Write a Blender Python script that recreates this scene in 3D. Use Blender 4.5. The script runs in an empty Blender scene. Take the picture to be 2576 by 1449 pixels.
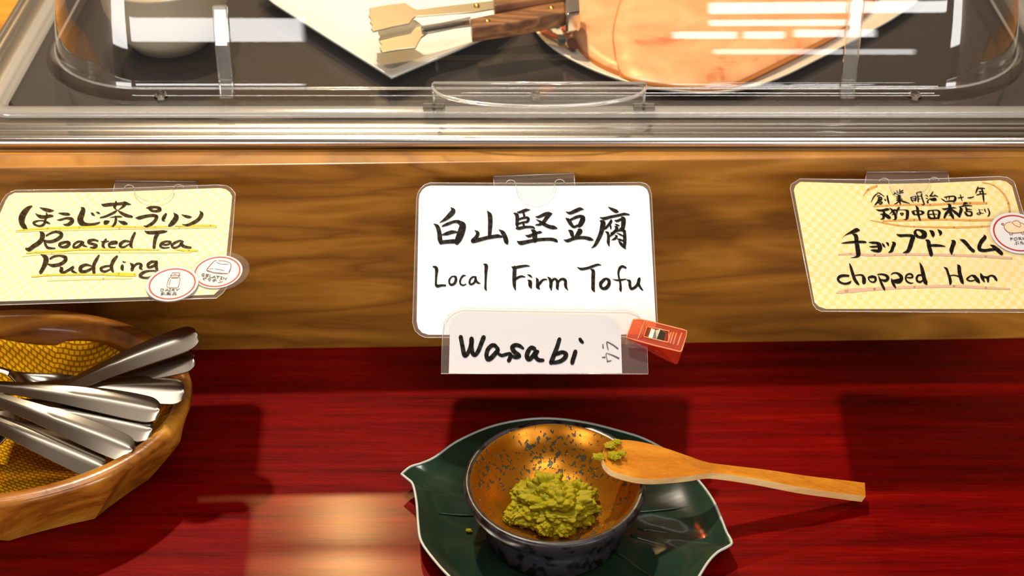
import bpy, bmesh, math, random
from mathutils import Vector, Matrix, noise
random.seed(7)
S = bpy.context.scene
COL = S.collection
# ------------------------------------------------------------------ camera, world, lights, exposure
T = 0.75                         # height of the table top above the floor
CAM = Vector((0, 0, T + 0.69))   # the photographer's eye
PITCH = math.radians(36.0)
FPX = 3800.0                     # focal length in pixels of the 2576 x 1449 frame
cd = bpy.data.cameras.new('camera'); cam = bpy.data.objects.new('camera', cd); COL.objects.link(cam)
cam.location = CAM; cam.rotation_euler = (math.pi / 2 - PITCH, 0, 0)
cd.sensor_width = 36.0; cd.lens = 36.0 * FPX / 2576.0
cd.clip_start = 0.05; cd.clip_end = 60
cd.dof.use_dof = True; cd.dof.focus_distance = 0.97; cd.dof.aperture_fstop = 7.0
S.camera = cam
S.view_settings.view_transform = 'Standard'; S.view_settings.look = 'None'
S.view_settings.gamma = 1.0; S.view_settings.use_curve_mapping = False
S.view_settings.exposure = 0.0
S.cycles.use_denoising = True
S.cycles.max_bounces = 14; S.cycles.transparent_max_bounces = 24
S.cycles.transmission_bounces = 12; S.cycles.glossy_bounces = 6
S.cycles.sample_clamp_indirect = 6.0
S.cycles.caustics_reflective = False; S.cycles.caustics_refractive = False

world = bpy.data.worlds.new('room_light'); S.world = world; world.use_nodes = True
wb = world.node_tree.nodes['Background']
wb.inputs[0].default_value = (1.0, 0.90, 0.78, 1); wb.inputs[1].default_value = 0.18

def lamp(name, kind, loc, energy, color, size=0.1, target=None, size_y=None, angle=60, blend=0.5):
    d = bpy.data.lights.new(name, kind); o = bpy.data.objects.new(name, d); COL.objects.link(o)
    d.energy = energy; d.color = color; o.location = loc
    if kind == 'AREA':
        d.shape = 'RECTANGLE' if size_y else 'DISK'; d.size = size
        if size_y: d.size_y = size_y
    else:
        d.shadow_soft_size = size
    if kind == 'SPOT': d.spot_size = math.radians(angle); d.spot_blend = blend
    if target is not None:
        o.rotation_euler = (Vector(target) - Vector(loc)).to_track_quat('-Z', 'Y').to_euler()
    return o
# ceiling spotlight over the display, slightly behind and to the left (gives the card shadows on the table)
lamp('ceiling_spotlight', 'SPOT', (-0.36, 1.50, T + 2.12), 210, (1.0, 0.87, 0.66), 0.035, (-0.12, 0.90, T), angle=40, blend=1.0)
# second ceiling spotlight further back: its glare is the warm patch on the lacquer
lamp('ceiling_spotlight_far', 'SPOT', (-0.44, 2.87, T + 2.2), 190, (1.0, 0.62, 0.22), 0.03, (-0.1, 0.7, T), angle=30, blend=0.8)
# daylight from the window behind the photographer: strips shaped for streaks on the cover, side panels added to brighten the board
for wx, wz, ww, wh, rad in ((-1.15, 0.18, 0.80, 0.42, 11), (-2.50, 0.35, 1.20, 1.20, 12), (2.75, 0.35, 1.00, 1.20, 12),
                            (1.18, 0.55, 1.00, 0.17, 13), (0.93, 0.32, 0.50, 0.09, 12), (0.66, 0.10, 0.22, 0.13, 12),
                            (0.87, 0.10, 0.14, 0.13, 12), (1.12, 0.13, 0.28, 0.14, 12), (1.05, -0.22, 0.70, 0.10, 8)):
    lamp('added_window_panel', 'AREA', (wx, -2.6, T + wz), rad * math.pi * ww * wh, (1.0, 0.97, 0.94), ww, (wx * 0.3, 0.9, T + wz), wh)
# rows of ceiling tubes above the photographer
lamp('ceiling_tube', 'AREA', (0.50, -0.75, T + 2.2), 17, (1.0, 0.96, 0.90), 1.3, (0.2, 0.9, T), 0.16)
lamp('ceiling_tube_near', 'AREA', (0.05, 0.25, T + 2.3), 16, (1.0, 0.96, 0.90), 2.2, (0.05, 0.9, T), 0.14)

# ------------------------------------------------------------------ helpers
FWD = Vector((0, math.cos(PITCH), -math.sin(PITCH))); UP = Vector((0, math.sin(PITCH), math.cos(PITCH)))
def ray(px, py):
    return FWD + Vector((1, 0, 0)) * ((px - 1288.0) / FPX) - UP * ((py - 724.5) / FPX)
def on_z(px, py, h):                       # the point h above the table top seen at (px, py)
    r = ray(px, py); return CAM + r * ((T + h - CAM.z) / r.z)
def on_y(px, py, y):
    r = ray(px, py); return CAM + r * (y / r.y)
def on_plane(px, py, p0, n):
    r = ray(px, py); return CAM + r * ((p0 - CAM).dot(n) / r.dot(n))

def link(o, parent):
    COL.objects.link(o)
    if parent is not None: o.parent = parent
def tag(o, label=None, cat=None, group=None, kind=None):
    if label: o['label'] = label
    if cat: o['category'] = cat
    if group: o['group'] = group
    if kind: o['kind'] = kind
    return o
def thing(name, loc, label, cat, group=None):
    o = bpy.data.objects.new(name, None); COL.objects.link(o); o.location = loc
    o.empty_display_size = 0.02
    return tag(o, label, cat, group)
def rootloc(o):
    l = Vector((0, 0, 0))
    while o is not None: l = l + Vector(o.location); o = o.parent
    return l
def mesh(name, verts, faces, mat, parent=None, smooth=False, label=None, uvs=None, origin=None):
    """verts in world space; origin at the parent's origin, or at the base centre of a parentless mesh"""
    verts = [Vector(v) for v in verts]
    if origin is None:
        if parent is not None: origin = rootloc(parent)
        else:
            xs = [v.x for v in verts]; ys = [v.y for v in verts]; zs = [v.z for v in verts]
            origin = Vector(((min(xs) + max(xs)) / 2, (min(ys) + max(ys)) / 2, min(zs)))
    me = bpy.data.meshes.new(name)
    me.from_pydata([tuple(v - origin) for v in verts], [], faces)
    me.validate()
    if uvs is not None:
        lay = me.uv_layers.new(name='UVMap')
        for lp in me.loops: lay.data[lp.index].uv = uvs[lp.vertex_index]
    if smooth:
        for p in me.polygons: p.use_smooth = True
    if mat is not None: me.materials.append(mat)
    o = bpy.data.objects.new(name, me)
    if parent is None: o.location = origin
    else: o.location = origin - rootloc(parent)
    link(o, parent)
    if label: o['label'] = label
    return o
def fixn(o):
    bm = bmesh.new(); bm.from_mesh(o.data); bmesh.ops.recalc_face_normals(bm, faces=bm.faces); bm.to_mesh(o.data); bm.free()
    return o
def bevel(o, w, seg=2):
    m = o.modifiers.new('bevel', 'BEVEL'); m.width = w; m.segments = seg; m.limit_method = 'ANGLE'; m.angle_limit = math.radians(35)
    return o
def prism(name, pts, vec, mat, parent=None, bev=0, smooth=False, label=None, uvs=None):
    """polygon extruded along vec"""
    n = len(pts); pts = [Vector(p) for p in pts]; vec = Vector(vec)
    V = pts + [p + vec for p in pts]
    F = [list(range(n))[::-1], list(range(n, 2 * n))] + [[i, (i + 1) % n, n + (i + 1) % n, n + i] for i in range(n)]
    o = mesh(name, V, F, mat, parent, smooth, label, (uvs + uvs) if uvs else None); fixn(o)
    if bev: bevel(o, bev)
    return o
def box(name, lo, hi, mat, parent=None, bev=0, yaw=0, label=None):
    (x0, y0, z0), (x1, y1, z1) = lo, hi
    V = [(x0, y0, z0), (x1, y0, z0), (x1, y1, z0), (x0, y1, z0), (x0, y0, z1), (x1, y0, z1), (x1, y1, z1), (x0, y1, z1)]
    V = [Vector((x, y + x * yaw, z)) for x, y, z in V]
    F = [[3, 2, 1, 0], [4, 5, 6, 7], [0, 1, 5, 4], [1, 2, 6, 5], [2, 3, 7, 6], [3, 0, 4, 7]]
    o = mesh(name, V, F, mat, parent, label=label)
    if bev: bevel(o, bev)
    return o
def loft(name, rings, mat, parent=None, smooth=True, cap0=False, cap1=False, label=None, closed=True):
    n = len(rings[0]); V = [p for r in rings for p in r]; F = []
    for i in range(len(rings) - 1):
        for j in range(n if closed else n - 1):
            a, b = i * n + j, i * n + (j + 1) % n
            F.append([a, b, b + n, a + n])
    if cap0: F.append(list(range(n))[::-1])
    if cap1: F.append([(len(rings) - 1) * n + j for j in range(n)])
    o = mesh(name, V, F, mat, parent, smooth, label); fixn(o)
    return o
def lathe(name, prof, c, mat, parent=None, seg=96, smooth=True, cap0=False, cap1=False, label=None):
    rings = [[Vector((c[0] + r * math.cos(2 * math.pi * k / seg), c[1] + r * math.sin(2 * math.pi * k / seg), c[2] + z)) for k in range(seg)] for r, z in prof]
    return loft(name, rings, mat, parent, smooth, cap0, cap1, label)
def rrect(x0, x1, y0, y1, r, seg=10):
    P = []
    for cx, cy, a0 in ((x1 - r, y0 + r, -90), (x1 - r, y1 - r, 0), (x0 + r, y1 - r, 90), (x0 + r, y0 + r, 180)):
        for k in range(seg + 1):
            a = math.radians(a0 + 90.0 * k / seg); P.append((cx + r * math.cos(a), cy + r * math.sin(a)))
    return P
def tube(name, pts, rad, mat, parent=None, seg=8, closed=False, label=None):
    pts = [Vector(p) for p in pts]; n = len(pts); rings = []
    for i, p in enumerate(pts):
        a = pts[(i - 1) % n] if (closed or i > 0) else p
        b = pts[(i + 1) % n] if (closed or i < n - 1) else p
        t = (b - a).normalized(); s = t.cross(Vector((0, 0, 1)))
        if s.length < 1e-4: s = t.cross(Vector((0, 1, 0)))
        s.normalize(); u = s.cross(t)
        r = rad[i] if isinstance(rad, (list, tuple)) else rad
        rings.append([p + s * r * math.cos(2 * math.pi * k / seg) + u * r * math.sin(2 * math.pi * k / seg) for k in range(seg)])
    if closed: rings.append(rings[0])
    return loft(name, rings, mat, parent, True, not closed, not closed, label)
def catmull(pts, sub=5):
    if len(pts) < 3: return [tuple(p) for p in pts]
    out = []; n = len(pts); d = len(pts[0])
    for i in range(n - 1):
        p0, p1, p2, p3 = pts[max(i - 1, 0)], pts[i], pts[i + 1], pts[min(i + 2, n - 1)]
        for k in range(sub):
            t = k / sub; t2 = t * t; t3 = t2 * t
            out.append(tuple(0.5 * (2 * p1[m] + (p2[m] - p0[m]) * t + (2 * p0[m] - 5 * p1[m] + 4 * p2[m] - p3[m]) * t2 + (3 * p1[m] - p0[m] - 3 * p2[m] + p3[m]) * t3) for m in range(d)))
    out.append(tuple(pts[-1])); return out

# ------------------------------------------------------------------ materials
def new_mat(name):
    m = bpy.data.materials.new(name); m.use_nodes = True
    return m, m.node_tree, m.node_tree.nodes['Principled BSDF']
def mat(name, col, rough=0.5, metal=0.0, spec=0.5, coat=0.0, coat_r=0.03, trans=0.0, ior=1.45, sss=0.0):
    m, nt, b = new_mat(name)
    b.inputs['Base Color'].default_value = (*col, 1); b.inputs['Roughness'].default_value = rough
    b.inputs['Metallic'].default_value = metal; b.inputs['Specular IOR Level'].default_value = spec
    b.inputs['Coat Weight'].default_value = coat; b.inputs['Coat Roughness'].default_value = coat_r
    b.inputs['Transmission Weight'].default_value = trans; b.inputs['IOR'].default_value = ior
    if sss:
        b.inputs['Subsurface Weight'].default_value = sss; b.inputs['Subsurface Scale'].default_value = 0.004
    return m
def N(nt, kind, **kw):
    n = nt.nodes.new(kind)
    for k, v in kw.items():
        if k.startswith('i_'):
            key = k[2:]
            n.inputs[int(key) if key.isdigit() else key.replace('_', ' ')].default_value = v
        else: setattr(n, k, v)
    return n
def ramp(nt, stops, interp='LINEAR'):
    r = nt.nodes.new('ShaderNodeValToRGB'); r.color_ramp.interpolation = interp
    e = r.color_ramp.elements
    while len(e) < len(stops): e.new(0.5)
    for k, (p, c) in enumerate(stops): e[k].position = p; e[k].color = (*c, 1) if len(c) == 3 else c
    return r
def wood(name, stops, scale=(1, 1, 1), rot=(0, 0, 0), ringscale=14.0, distort=2.5, detail=0.35, rough=0.35, coat=0.3, coat_r=0.08, fine=220, bump=0.05, coords='Object', axis='X', spec=0.5):
    m, nt, b = new_mat(name); L = nt.links.new
    tc = N(nt, 'ShaderNodeTexCoord'); mp = N(nt, 'ShaderNodeMapping'); mp.inputs['Scale'].default_value = scale; mp.inputs['Rotation'].default_value = rot
    L(tc.outputs[coords], mp.inputs[0])
    n1 = N(nt, 'ShaderNodeTexNoise', i_Scale=ringscale * 0.35, i_Detail=3.0, i_Roughness=0.5, i_Distortion=distort * 0.2); L(mp.outputs[0], n1.inputs['Vector'])
    mul = N(nt, 'ShaderNodeMath', operation='MULTIPLY'); mul.inputs[1].default_value = ringscale * 0.6; L(n1.outputs['Fac'], mul.inputs[0])
    fr = N(nt, 'ShaderNodeMath', operation='PINGPONG'); fr.inputs[1].default_value = 1.0; L(mul.outputs[0], fr.inputs[0])
    mp2 = N(nt, 'ShaderNodeMapping'); mp2.inputs['Scale'].default_value = scale; mp2.inputs['Rotation'].default_value = rot; L(tc.outputs[coords], mp2.inputs[0])
    n2 = N(nt, 'ShaderNodeTexNoise', i_Scale=fine, i_Detail=4.0, i_Roughness=0.65); L(mp2.outputs[0], n2.inputs['Vector'])
    mx = N(nt, 'ShaderNodeMix', data_type='FLOAT'); mx.inputs[0].default_value = detail
    L(fr.outputs[0], mx.inputs[2]); L(n2.outputs['Fac'], mx.inputs[3])
    r = ramp(nt, stops); L(mx.outputs[0], r.inputs[0]); L(r.outputs[0], b.inputs['Base Color'])
    bp = N(nt, 'ShaderNodeBump'); bp.inputs['Strength'].default_value = bump; bp.inputs['Distance'].default_value = 0.002
    L(n2.outputs['Fac'], bp.inputs['Height']); L(bp.outputs[0], b.inputs['Normal'])
    b.inputs['Roughness'].default_value = rough; b.inputs['Coat Weight'].default_value = coat; b.inputs['Coat Roughness'].default_value = coat_r
    b.inputs['Specular IOR Level'].default_value = spec
    return m
def film(name, tint=(0.97, 0.97, 0.97), rough=0.02, boost=1.6, ior=1.5, milky=0.0):
    """thin clear plastic sheet: lets light straight through, reflects by Fresnel"""
    m = bpy.data.materials.new(name); m.use_nodes = True; nt = m.node_tree; nt.nodes.clear(); L = nt.links.new
    out = N(nt, 'ShaderNodeOutputMaterial'); tr = N(nt, 'ShaderNodeBsdfTransparent'); tr.inputs[0].default_value = (*tint, 1)
    gl = N(nt, 'ShaderNodeBsdfGlossy'); gl.inputs['Roughness'].default_value = rough; gl.inputs[0].default_value = (1, 1, 1, 1)
    fr = N(nt, 'ShaderNodeFresnel'); ge = N(nt, 'ShaderNodeNewGeometry'); mi = N(nt, 'ShaderNodeMix', data_type='FLOAT')
    mi.inputs[2].default_value = ior; mi.inputs[3].default_value = 1.0 / ior      # a thin sheet is the same from both sides
    L(ge.outputs['Backfacing'], mi.inputs[0]); L(mi.outputs[0], fr.inputs[0])
    mu = N(nt, 'ShaderNodeMath', operation='MULTIPLY', use_clamp=True); mu.inputs[1].default_value = boost; L(fr.outputs[0], mu.inputs[0])
    mx = N(nt, 'ShaderNodeMixShader'); L(mu.outputs[0], mx.inputs[0])
    src = tr.outputs[0]
    if milky:
        df = N(nt, 'ShaderNodeBsdfDiffuse'); df.inputs[0].default_value = (0.9, 0.88, 0.84, 1)
        m2 = N(nt, 'ShaderNodeMixShader'); m2.inputs[0].default_value = milky; L(tr.outputs[0], m2.inputs[1]); L(df.outputs[0], m2.inputs[2]); src = m2.outputs[0]
    L(src, mx.inputs[1]); L(gl.outputs[0], mx.inputs[2]); L(mx.outputs[0], out.inputs[0])
    return m

# red lacquered table: grain along X under a glossy clear coat
def mat_table():
    m, nt, b = new_mat('red_lacquer'); L = nt.links.new
    tc = N(nt, 'ShaderNodeTexCoord')
    def nz(sx, sy, sc, det=4.0):
        mp = N(nt, 'ShaderNodeMapping'); mp.inputs['Scale'].default_value = (sx, sy, 1); L(tc.outputs['Object'], mp.inputs[0])
        n = N(nt, 'ShaderNodeTexNoise', i_Scale=sc, i_Detail=det, i_Roughness=0.6); L(mp.outputs[0], n.inputs['Vector']); return n
    a = nz(1.2, 22, 5.0, 5.0); c = nz(3.5, 90, 9.0, 2.0)
    mx = N(nt, 'ShaderNodeMix', data_type='FLOAT'); mx.inputs[0].default_value = 0.4
    L(a.outputs['Fac'], mx.inputs[2]); L(c.outputs['Fac'], mx.inputs[3])
    r = ramp(nt, [(0.30, (0.040, 0.0003, 0.0003)), (0.46, (0.120, 0.0002, 0.0002)), (0.58, (0.175, 0.0003, 0.0003)), (0.78, (0.24, 0.012, 0.004))])
    L(mx.outputs[0], r.inputs[0]); L(r.outputs[0], b.inputs['Base Color'])
    b.inputs['Roughness'].default_value = 0.36; b.inputs['Specular IOR Level'].default_value = 0.08
    b.inputs['Coat Weight'].default_value = 0.11; b.inputs['Coat Roughness'].default_value = 0.17; b.inputs['Coat IOR'].default_value = 1.45
    n = N(nt, 'ShaderNodeTexNoise', i_Scale=900.0, i_Detail=2.0); L(tc.outputs['Object'], n.inputs['Vector'])
    bp = N(nt, 'ShaderNodeBump'); bp.inputs['Strength'].default_value = 0.06; bp.inputs['Distance'].default_value = 0.001
    L(n.outputs['Fac'], bp.inputs['Height']); L(bp.outputs[0], b.inputs['Normal'])
    return m
M = {}
M['table'] = mat_table()
M['board'] = wood('stained_board', [(0.08, (0.18, 0.066, 0.0045)), (0.38, (0.28, 0.108, 0.0075)), (0.62, (0.34, 0.137, 0.010)), (0.92, (0.44, 0.19, 0.020))],
                  scale=(1.1, 1.0, 7.0), ringscale=13.0, detail=0.30, rough=0.42, coat=0.25, coat_r=0.22, fine=110, bump=0.05)
M['board_top'] = wood('lit_board_top', [(0.15, (0.40, 0.13, 0.006)), (0.55, (0.56, 0.21, 0.010)), (0.9, (0.68, 0.30, 0.02))],  # board wood again, lighter: lamplight on the top put into its colour
                      scale=(1.3, 8.0, 1.0), ringscale=9.0, detail=0.35, rough=0.4, coat=0.2, coat_r=0.2, fine=110)
M['plinth'] = mat('dark_table_frame', (0.03, 0.008, 0.005), 0.5)
M['wall'] = mat('cream_wall', (0.62, 0.52, 0.40), 0.8); M['ceiling'] = mat('ceiling_wood', (0.22, 0.13, 0.07), 0.8)
M['floor'] = mat('floor_carpet', (0.16, 0.11, 0.08), 0.9)
M['steel'] = mat('polished_steel', (0.78, 0.76, 0.73), 0.13, 1.0)
M['steel_tray'] = mat('tray_steel', (0.80, 0.77, 0.73), 0.20, 1.0)
M['pan'] = mat('dark_pan', (0.030, 0.022, 0.020), 0.22, 0.0, 0.5, 0.5, 0.05)
M['glass'] = mat('clear_acrylic', (1, 1, 1), 0.0, 0, 0.5, trans=1.0, ior=1.49)
M['dome'] = film('clear_dome', (0.98, 0.98, 0.97), 0.015, 1.6)
M['flange'] = film('clear_flange', (0.93, 0.92, 0.90), 0.03, 1.6, milky=0.02)
M['rib'] = film('clear_rib', (0.95, 0.94, 0.92), 0.05, 2.5, milky=0.08)
M['laminate'] = film('laminate_film', (0.985, 0.98, 0.975), 0.06, 1.5, milky=0.07)
M['holder'] = film('pvc_holder', (0.985, 0.98, 0.975), 0.05, 1.5, milky=0.05)
M['edge'] = film('polished_plastic_edge', (0.97, 0.96, 0.94), 0.10, 4.0, milky=0.30)
M['lip'] = film('milky_clear_lip', (0.93, 0.91, 0.88), 0.12, 2.2, milky=0.22)  # milky white put in for the bright refracted light along the lip
M['ledge'] = film('clear_ledge', (0.98, 0.98, 0.97), 0.03, 0.8, milky=0.03)
M['paper'] = mat('white_paper', (0.76, 0.76, 0.78), 0.55, coat=0.35, coat_r=0.12)
M['paper_grey'] = mat('worn_paper', (0.52, 0.51, 0.55), 0.6, coat=0.3, coat_r=0.15)
M['ink'] = mat('brush_ink', (0.013, 0.010, 0.009), 0.45, 0, 0.12)
M['ink_brown'] = mat('brown_ink', (0.040, 0.024, 0.007), 0.5, 0, 0.12)
M['marker'] = mat('black_marker', (0.008, 0.007, 0.006), 0.3, 0, 0.12)
M['pen'] = mat('grey_pen', (0.05, 0.045, 0.06), 0.5)
M['yellow_line'] = mat('yellow_crayon', (0.60, 0.47, 0.02), 0.7)
M['yellow_soft'] = mat('pale_yellow_crayon', (0.60, 0.53, 0.20), 0.7)
M['orange_line'] = mat('orange_crayon', (0.56, 0.27, 0.06), 0.7)
M['pink_line'] = mat('pink_crayon', (0.54, 0.34, 0.25), 0.7)
M['badge'] = mat('badge_white', (0.60, 0.60, 0.64), 0.5, coat=0.3, coat_r=0.1)
M['badge_red'] = mat('badge_red', (0.42, 0.02, 0.012), 0.5)
M['badge_brown'] = mat('badge_brown', (0.22, 0.08, 0.04), 0.6)
M['badge_ink'] = mat('badge_ink', (0.03, 0.025, 0.025), 0.6)
M['badge_blue'] = mat('badge_blue', (0.36, 0.62, 0.74), 0.6)
M['badge_pale'] = mat('badge_pale_blue', (0.66, 0.74, 0.77), 0.6)
M['badge_grey'] = mat('badge_grey', (0.55, 0.50, 0.52), 0.6)
M['badge_peach'] = mat('badge_peach', (0.86, 0.53, 0.36), 0.6)
def mat_checker(name, c1, c2, c3):
    m, nt, b = new_mat(name); L = nt.links.new
    uv = N(nt, 'ShaderNodeTexCoord'); mp = N(nt, 'ShaderNodeMapping'); mp.inputs['Scale'].default_value = (1 / 0.0036, 1 / 0.0046, 1)
    L(uv.outputs['UV'], mp.inputs[0])
    ck = N(nt, 'ShaderNodeTexChecker', i_Scale=1.0); ck.inputs[1].default_value = (*c1, 1); ck.inputs[2].default_value = (*c2, 1); L(mp.outputs[0], ck.inputs[0])
    nz = N(nt, 'ShaderNodeTexNoise', i_Scale=22.0, i_Detail=2.0); L(uv.outputs['UV'], nz.inputs['Vector'])
    mx = N(nt, 'ShaderNodeMix', data_type='RGBA'); rr = ramp(nt, [(0.38, (0, 0, 0)), (0.68, (0.65, 0.65, 0.65))]); L(nz.outputs['Fac'], rr.inputs[0])
    L(rr.outputs[0], mx.inputs[0]); L(ck.outputs[0], mx.inputs[6]); mx.inputs[7].default_value = (*c3, 1)
    L(mx.outputs[2], b.inputs['Base Color']); b.inputs['Roughness'].default_value = 0.55; b.inputs['Coat Weight'].default_value = 0.35; b.inputs['Coat Roughness'].default_value = 0.12
    return m
M['check_pale'] = mat_checker('pale_yellow_check', (0.68, 0.65, 0.52), (0.67, 0.58, 0.32), (0.675, 0.62, 0.41))
M['check_deep'] = mat_checker('yellow_check', (0.70, 0.62, 0.39), (0.70, 0.55, 0.21), (0.70, 0.59, 0.29))
# ------------------------------------------------------------------ floor, table, riser
tag(mesh('floor', [(-3, -3.5, 0), (3, -3.5, 0), (3, 4, 0), (-3, 4, 0)], [[0, 1, 2, 3]], M['floor'], origin=Vector((0, 0, 0))), kind='structure')
tag(mesh('ceiling', [(-3, -3.5, 3.1), (3, -3.5, 3.1), (3, 4, 3.1), (-3, 4, 3.1)], [[3, 2, 1, 0]], M['ceiling'], origin=Vector((0, 0, 3.1))), kind='structure')
tag(mesh('wall_back', [(-3, 4, 0), (3, 4, 0), (3, 4, 3.1), (-3, 4, 3.1)], [[3, 2, 1, 0]], M['wall'], origin=Vector((0, 4, 0))), kind='structure')
tag(mesh('wall_left', [(-3, -3.5, 0), (-3, 4, 0), (-3, 4, 3.1), (-3, -3.5, 3.1)], [[3, 2, 1, 0]], M['wall'], origin=Vector((-3, 0, 0))), kind='structure')
tag(mesh('wall_right', [(3, -3.5, 0), (3, 4, 0), (3, 4, 3.1), (3, -3.5, 3.1)], [[0, 1, 2, 3]], M['wall'], origin=Vector((3, 0, 0))), kind='structure')
tb = thing('buffet_table', (0, 0.95, 0), 'glossy dark red lacquered wooden buffet table carrying everything', 'table')
box('table_top', (-0.95, 0.25, T - 0.03), (0.95, 1.75, T), M['table'], tb, 0.003)
for sx in (-1, 1):
    for y in (0.35, 1.65):
        box('leg', (sx * 0.88 - 0.03, y - 0.03, 0), (sx * 0.88 + 0.03, y + 0.03, T - 0.03), M['plinth'], tb, 0.003)
BH = 0.1585; YAW = 0.023
def board_y(x): return 0.877 + YAW * x
rs = thing('wooden_riser', (0, 0.877, T), 'brown stained wooden riser box under the clear covered food tray', 'riser')
box('front_board', (-0.62, 0.877, T), (0.62, 0.895, T + BH), M['board'], rs, 0.0009, YAW)
box('top_board', (-0.62, 0.8955, T + BH - 0.018), (0.62, 1.5, T + BH - 0.0006), M['board_top'], rs, 0.0006, YAW)
for sx in (-1, 1):
    box('side_board', (sx * 0.61 - 0.009, 0.8955, T), (sx * 0.61 + 0.009, 1.5, T + BH - 0.0185), M['board'], rs, 0.0009, YAW)

# ------------------------------------------------------------------ steel tray with dark pan
LX0, LX1, LY0, LY1 = -0.370, 0.406, 0.9165, 1.385          # clear cover's flange
tr = thing('food_tray', ((LX0 + LX1) / 2, 1.15, T + BH), 'long polished steel tray with a rounded rim on the wooden riser', 'tray')
TX0, TX1, TY0, TY1 = LX0 - 0.026, LX1 + 0.026, 0.8915, LY1 + 0.026
prof = [(0.003, .0), (0.003, .0014), (0.0012, .0018), (0.0002, .0034), (0.0000, .0052), (0.0006, .0072), (0.0022, .0088), (0.0042, .0095), (0.0062, .0094), (0.0066, .0086),
        (0.0100, .0080), (0.0150, .0082), (0.0156, .0092), (0.0185, .0096), (0.0300, .0094), (0.0335, .0060)]
def ring(x0, x1, y0, y1, d, r, h, seg=10):
    return [Vector((x, y, T + h)) for x, y in rrect(x0 + d, x1 - d, y0 + d, y1 - d, max(r - d, 0.004), seg)]
loft('steel_rim', [ring(TX0, TX1, TY0, TY1, d, 0.03, BH + h) for d, h in prof], M['steel_tray'], tr)
loft('pan', [ring(TX0, TX1, TY0, TY1, 0.0335, 0.03, BH + 0.0005), ring(TX0, TX1, TY0, TY1, 0.0335, 0.03, BH + 0.0060)], M['pan'], tr, cap0=True, cap1=True, smooth=False)
FLOOR_H = BH + 0.0060

# ------------------------------------------------------------------ clear cover
LH = BH + 0.0098
lid = thing('clear_tray_cover', ((LX0 + LX1) / 2, 1.15, T + LH), 'clear plastic dome cover with a thumb handle over the food tray', 'cover')
lp = [(0, .0016), (0, .0036), (.0008, .0052), (.0024, .0060), (.0090, .0060), (.0105, .0048), (.0112, .0016), (.0150, .0010), (.0150, .0006), (.0120, .0016), (0, .0016)]
loft('flange_lip', [ring(LX0, LX1, LY0, LY1, d, 0.022, LH + h) for d, h in lp], M['lip'], lid)
DX0, DX1, DY0, DY1, DR = LX0 + 0.022, LX1 - 0.022, 0.9415, LY1 - 0.022, 0.085
loft('flange_sheet', [ring(LX0, LX1, LY0, LY1, .0150, 0.03, LH + .0008, 14), ring(DX0, DX1, DY0, DY1, 0, DR, LH + .0008, 14)], M['flange'], lid)
dp = [(0, .0008), (.0012, .0010), (.0035, .0020), (.0060, .0042), (.0078, .0074), (.0086, .012), (.0110, .030), (.0155, .052), (.0225, .077), (.032, .105), (.046, .140), (.064, .170), (.088, .195), (.120, .212), (.160, .222), (.205, .226)]
loft('dome', [ring(DX0, DX1, DY0, DY1, d, DR, LH + h, 14) for d, h in dp], M['dome'], lid, cap1=True)
# a thickened bead where the dome wall turns up, the bright line along its foot
bead = [Vector((x, y, T + LH + .0070)) for x, y in rrect(DX0 + .0076, DX1 - .0076, DY0 + .0076, DY1 - .0076, DR - .0076, 14)]
tube('foot_bead', bead, 0.0011, M['edge'], lid, 8, True)
def rib(px, top):
    x = on_y(px, 230, DY0 + 0.008).x; w = 0.0052
    pr = [(DY0 + .0055, .0012), (DY0 + .0088, .011), (DY0 + .0130, .040), (DY0 + .0195, top)]
    V = []; F = []
    for y, h in pr:
        for sx, dy in ((-1, -.0045), (1, -.0045), (1, .001), (-1, .001)): V.append((x + sx * w, y + dy, T + LH + h))
    for i in range(len(pr) - 1):
        for j in range(4): a, b = i * 4 + j, i * 4 + (j + 1) % 4; F.append([a, b, b + 4, a + 4])
    F += [[3, 2, 1, 0], [len(V) - 4, len(V) - 3, len(V) - 2, len(V) - 1]]
    o = mesh('stiffening_rib', V, F, M['rib'], lid); fixn(o); bevel(o, 0.0016, 3)
rib(572, 0.066); rib(2130, 0.080)
for px in (405, 1348, 2301):
    p = on_z(px, 243, LH + 0.001); pr = [(0.0050, 0.0), (0.0048, .0016), (.0036, .0032), (.0018, .0042), (.0002, .0045)]
    lathe('rest_stud', pr, (p.x, p.y, T + LH + .0008), M['glass'], lid, 24, cap0=True, cap1=True)
# thumb handle: upright plate with a half-moon ledge towards the viewer
hx0, hx1 = on_y(1091, 235, 0.925).x, on_y(1621, 235, 0.925).x; hz = T + 0.1925; hc = (hx0 + hx1) / 2; hw = (hx1 - hx0) / 2
b = box('handle_plate', (hx0, 0.9235, T + LH + .0058), (hx1, 0.9260, hz), M['ledge'], lid)
arc = [Vector((hc + hw * math.cos(a), 0.9235 - 0.029 * math.sin(a) ** 0.8, hz - .0012)) for a in [math.pi * k / 28 for k in range(29)]]
mesh('handle_ledge', arc, [list(range(len(arc)))], M['ledge'], lid)
tube('handle_edge', [Vector((hx0, 0.9235, hz - .0012))] + arc[::-1][1:-1] + [Vector((hx1, 0.9235, hz - .0012))], 0.0014, M['edge'], lid, 8)
tube('handle_edge', [Vector((hx0, .9248, hz)), Vector((hx1, .9248, hz))], 0.0013, M['edge'], lid, 8)
for x in (hx0, hx1):
    tube('handle_edge', [Vector((x, .9245, T + LH + .006)), Vector((x, .9245, hz))], 0.0011, M['edge'], lid, 8)
    box('handle_foot', (x - .0075, .9185, T + LH + .0058), (x + .0075, .9265, T + LH + .0082), M['glass'], lid, 0.0008)

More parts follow.
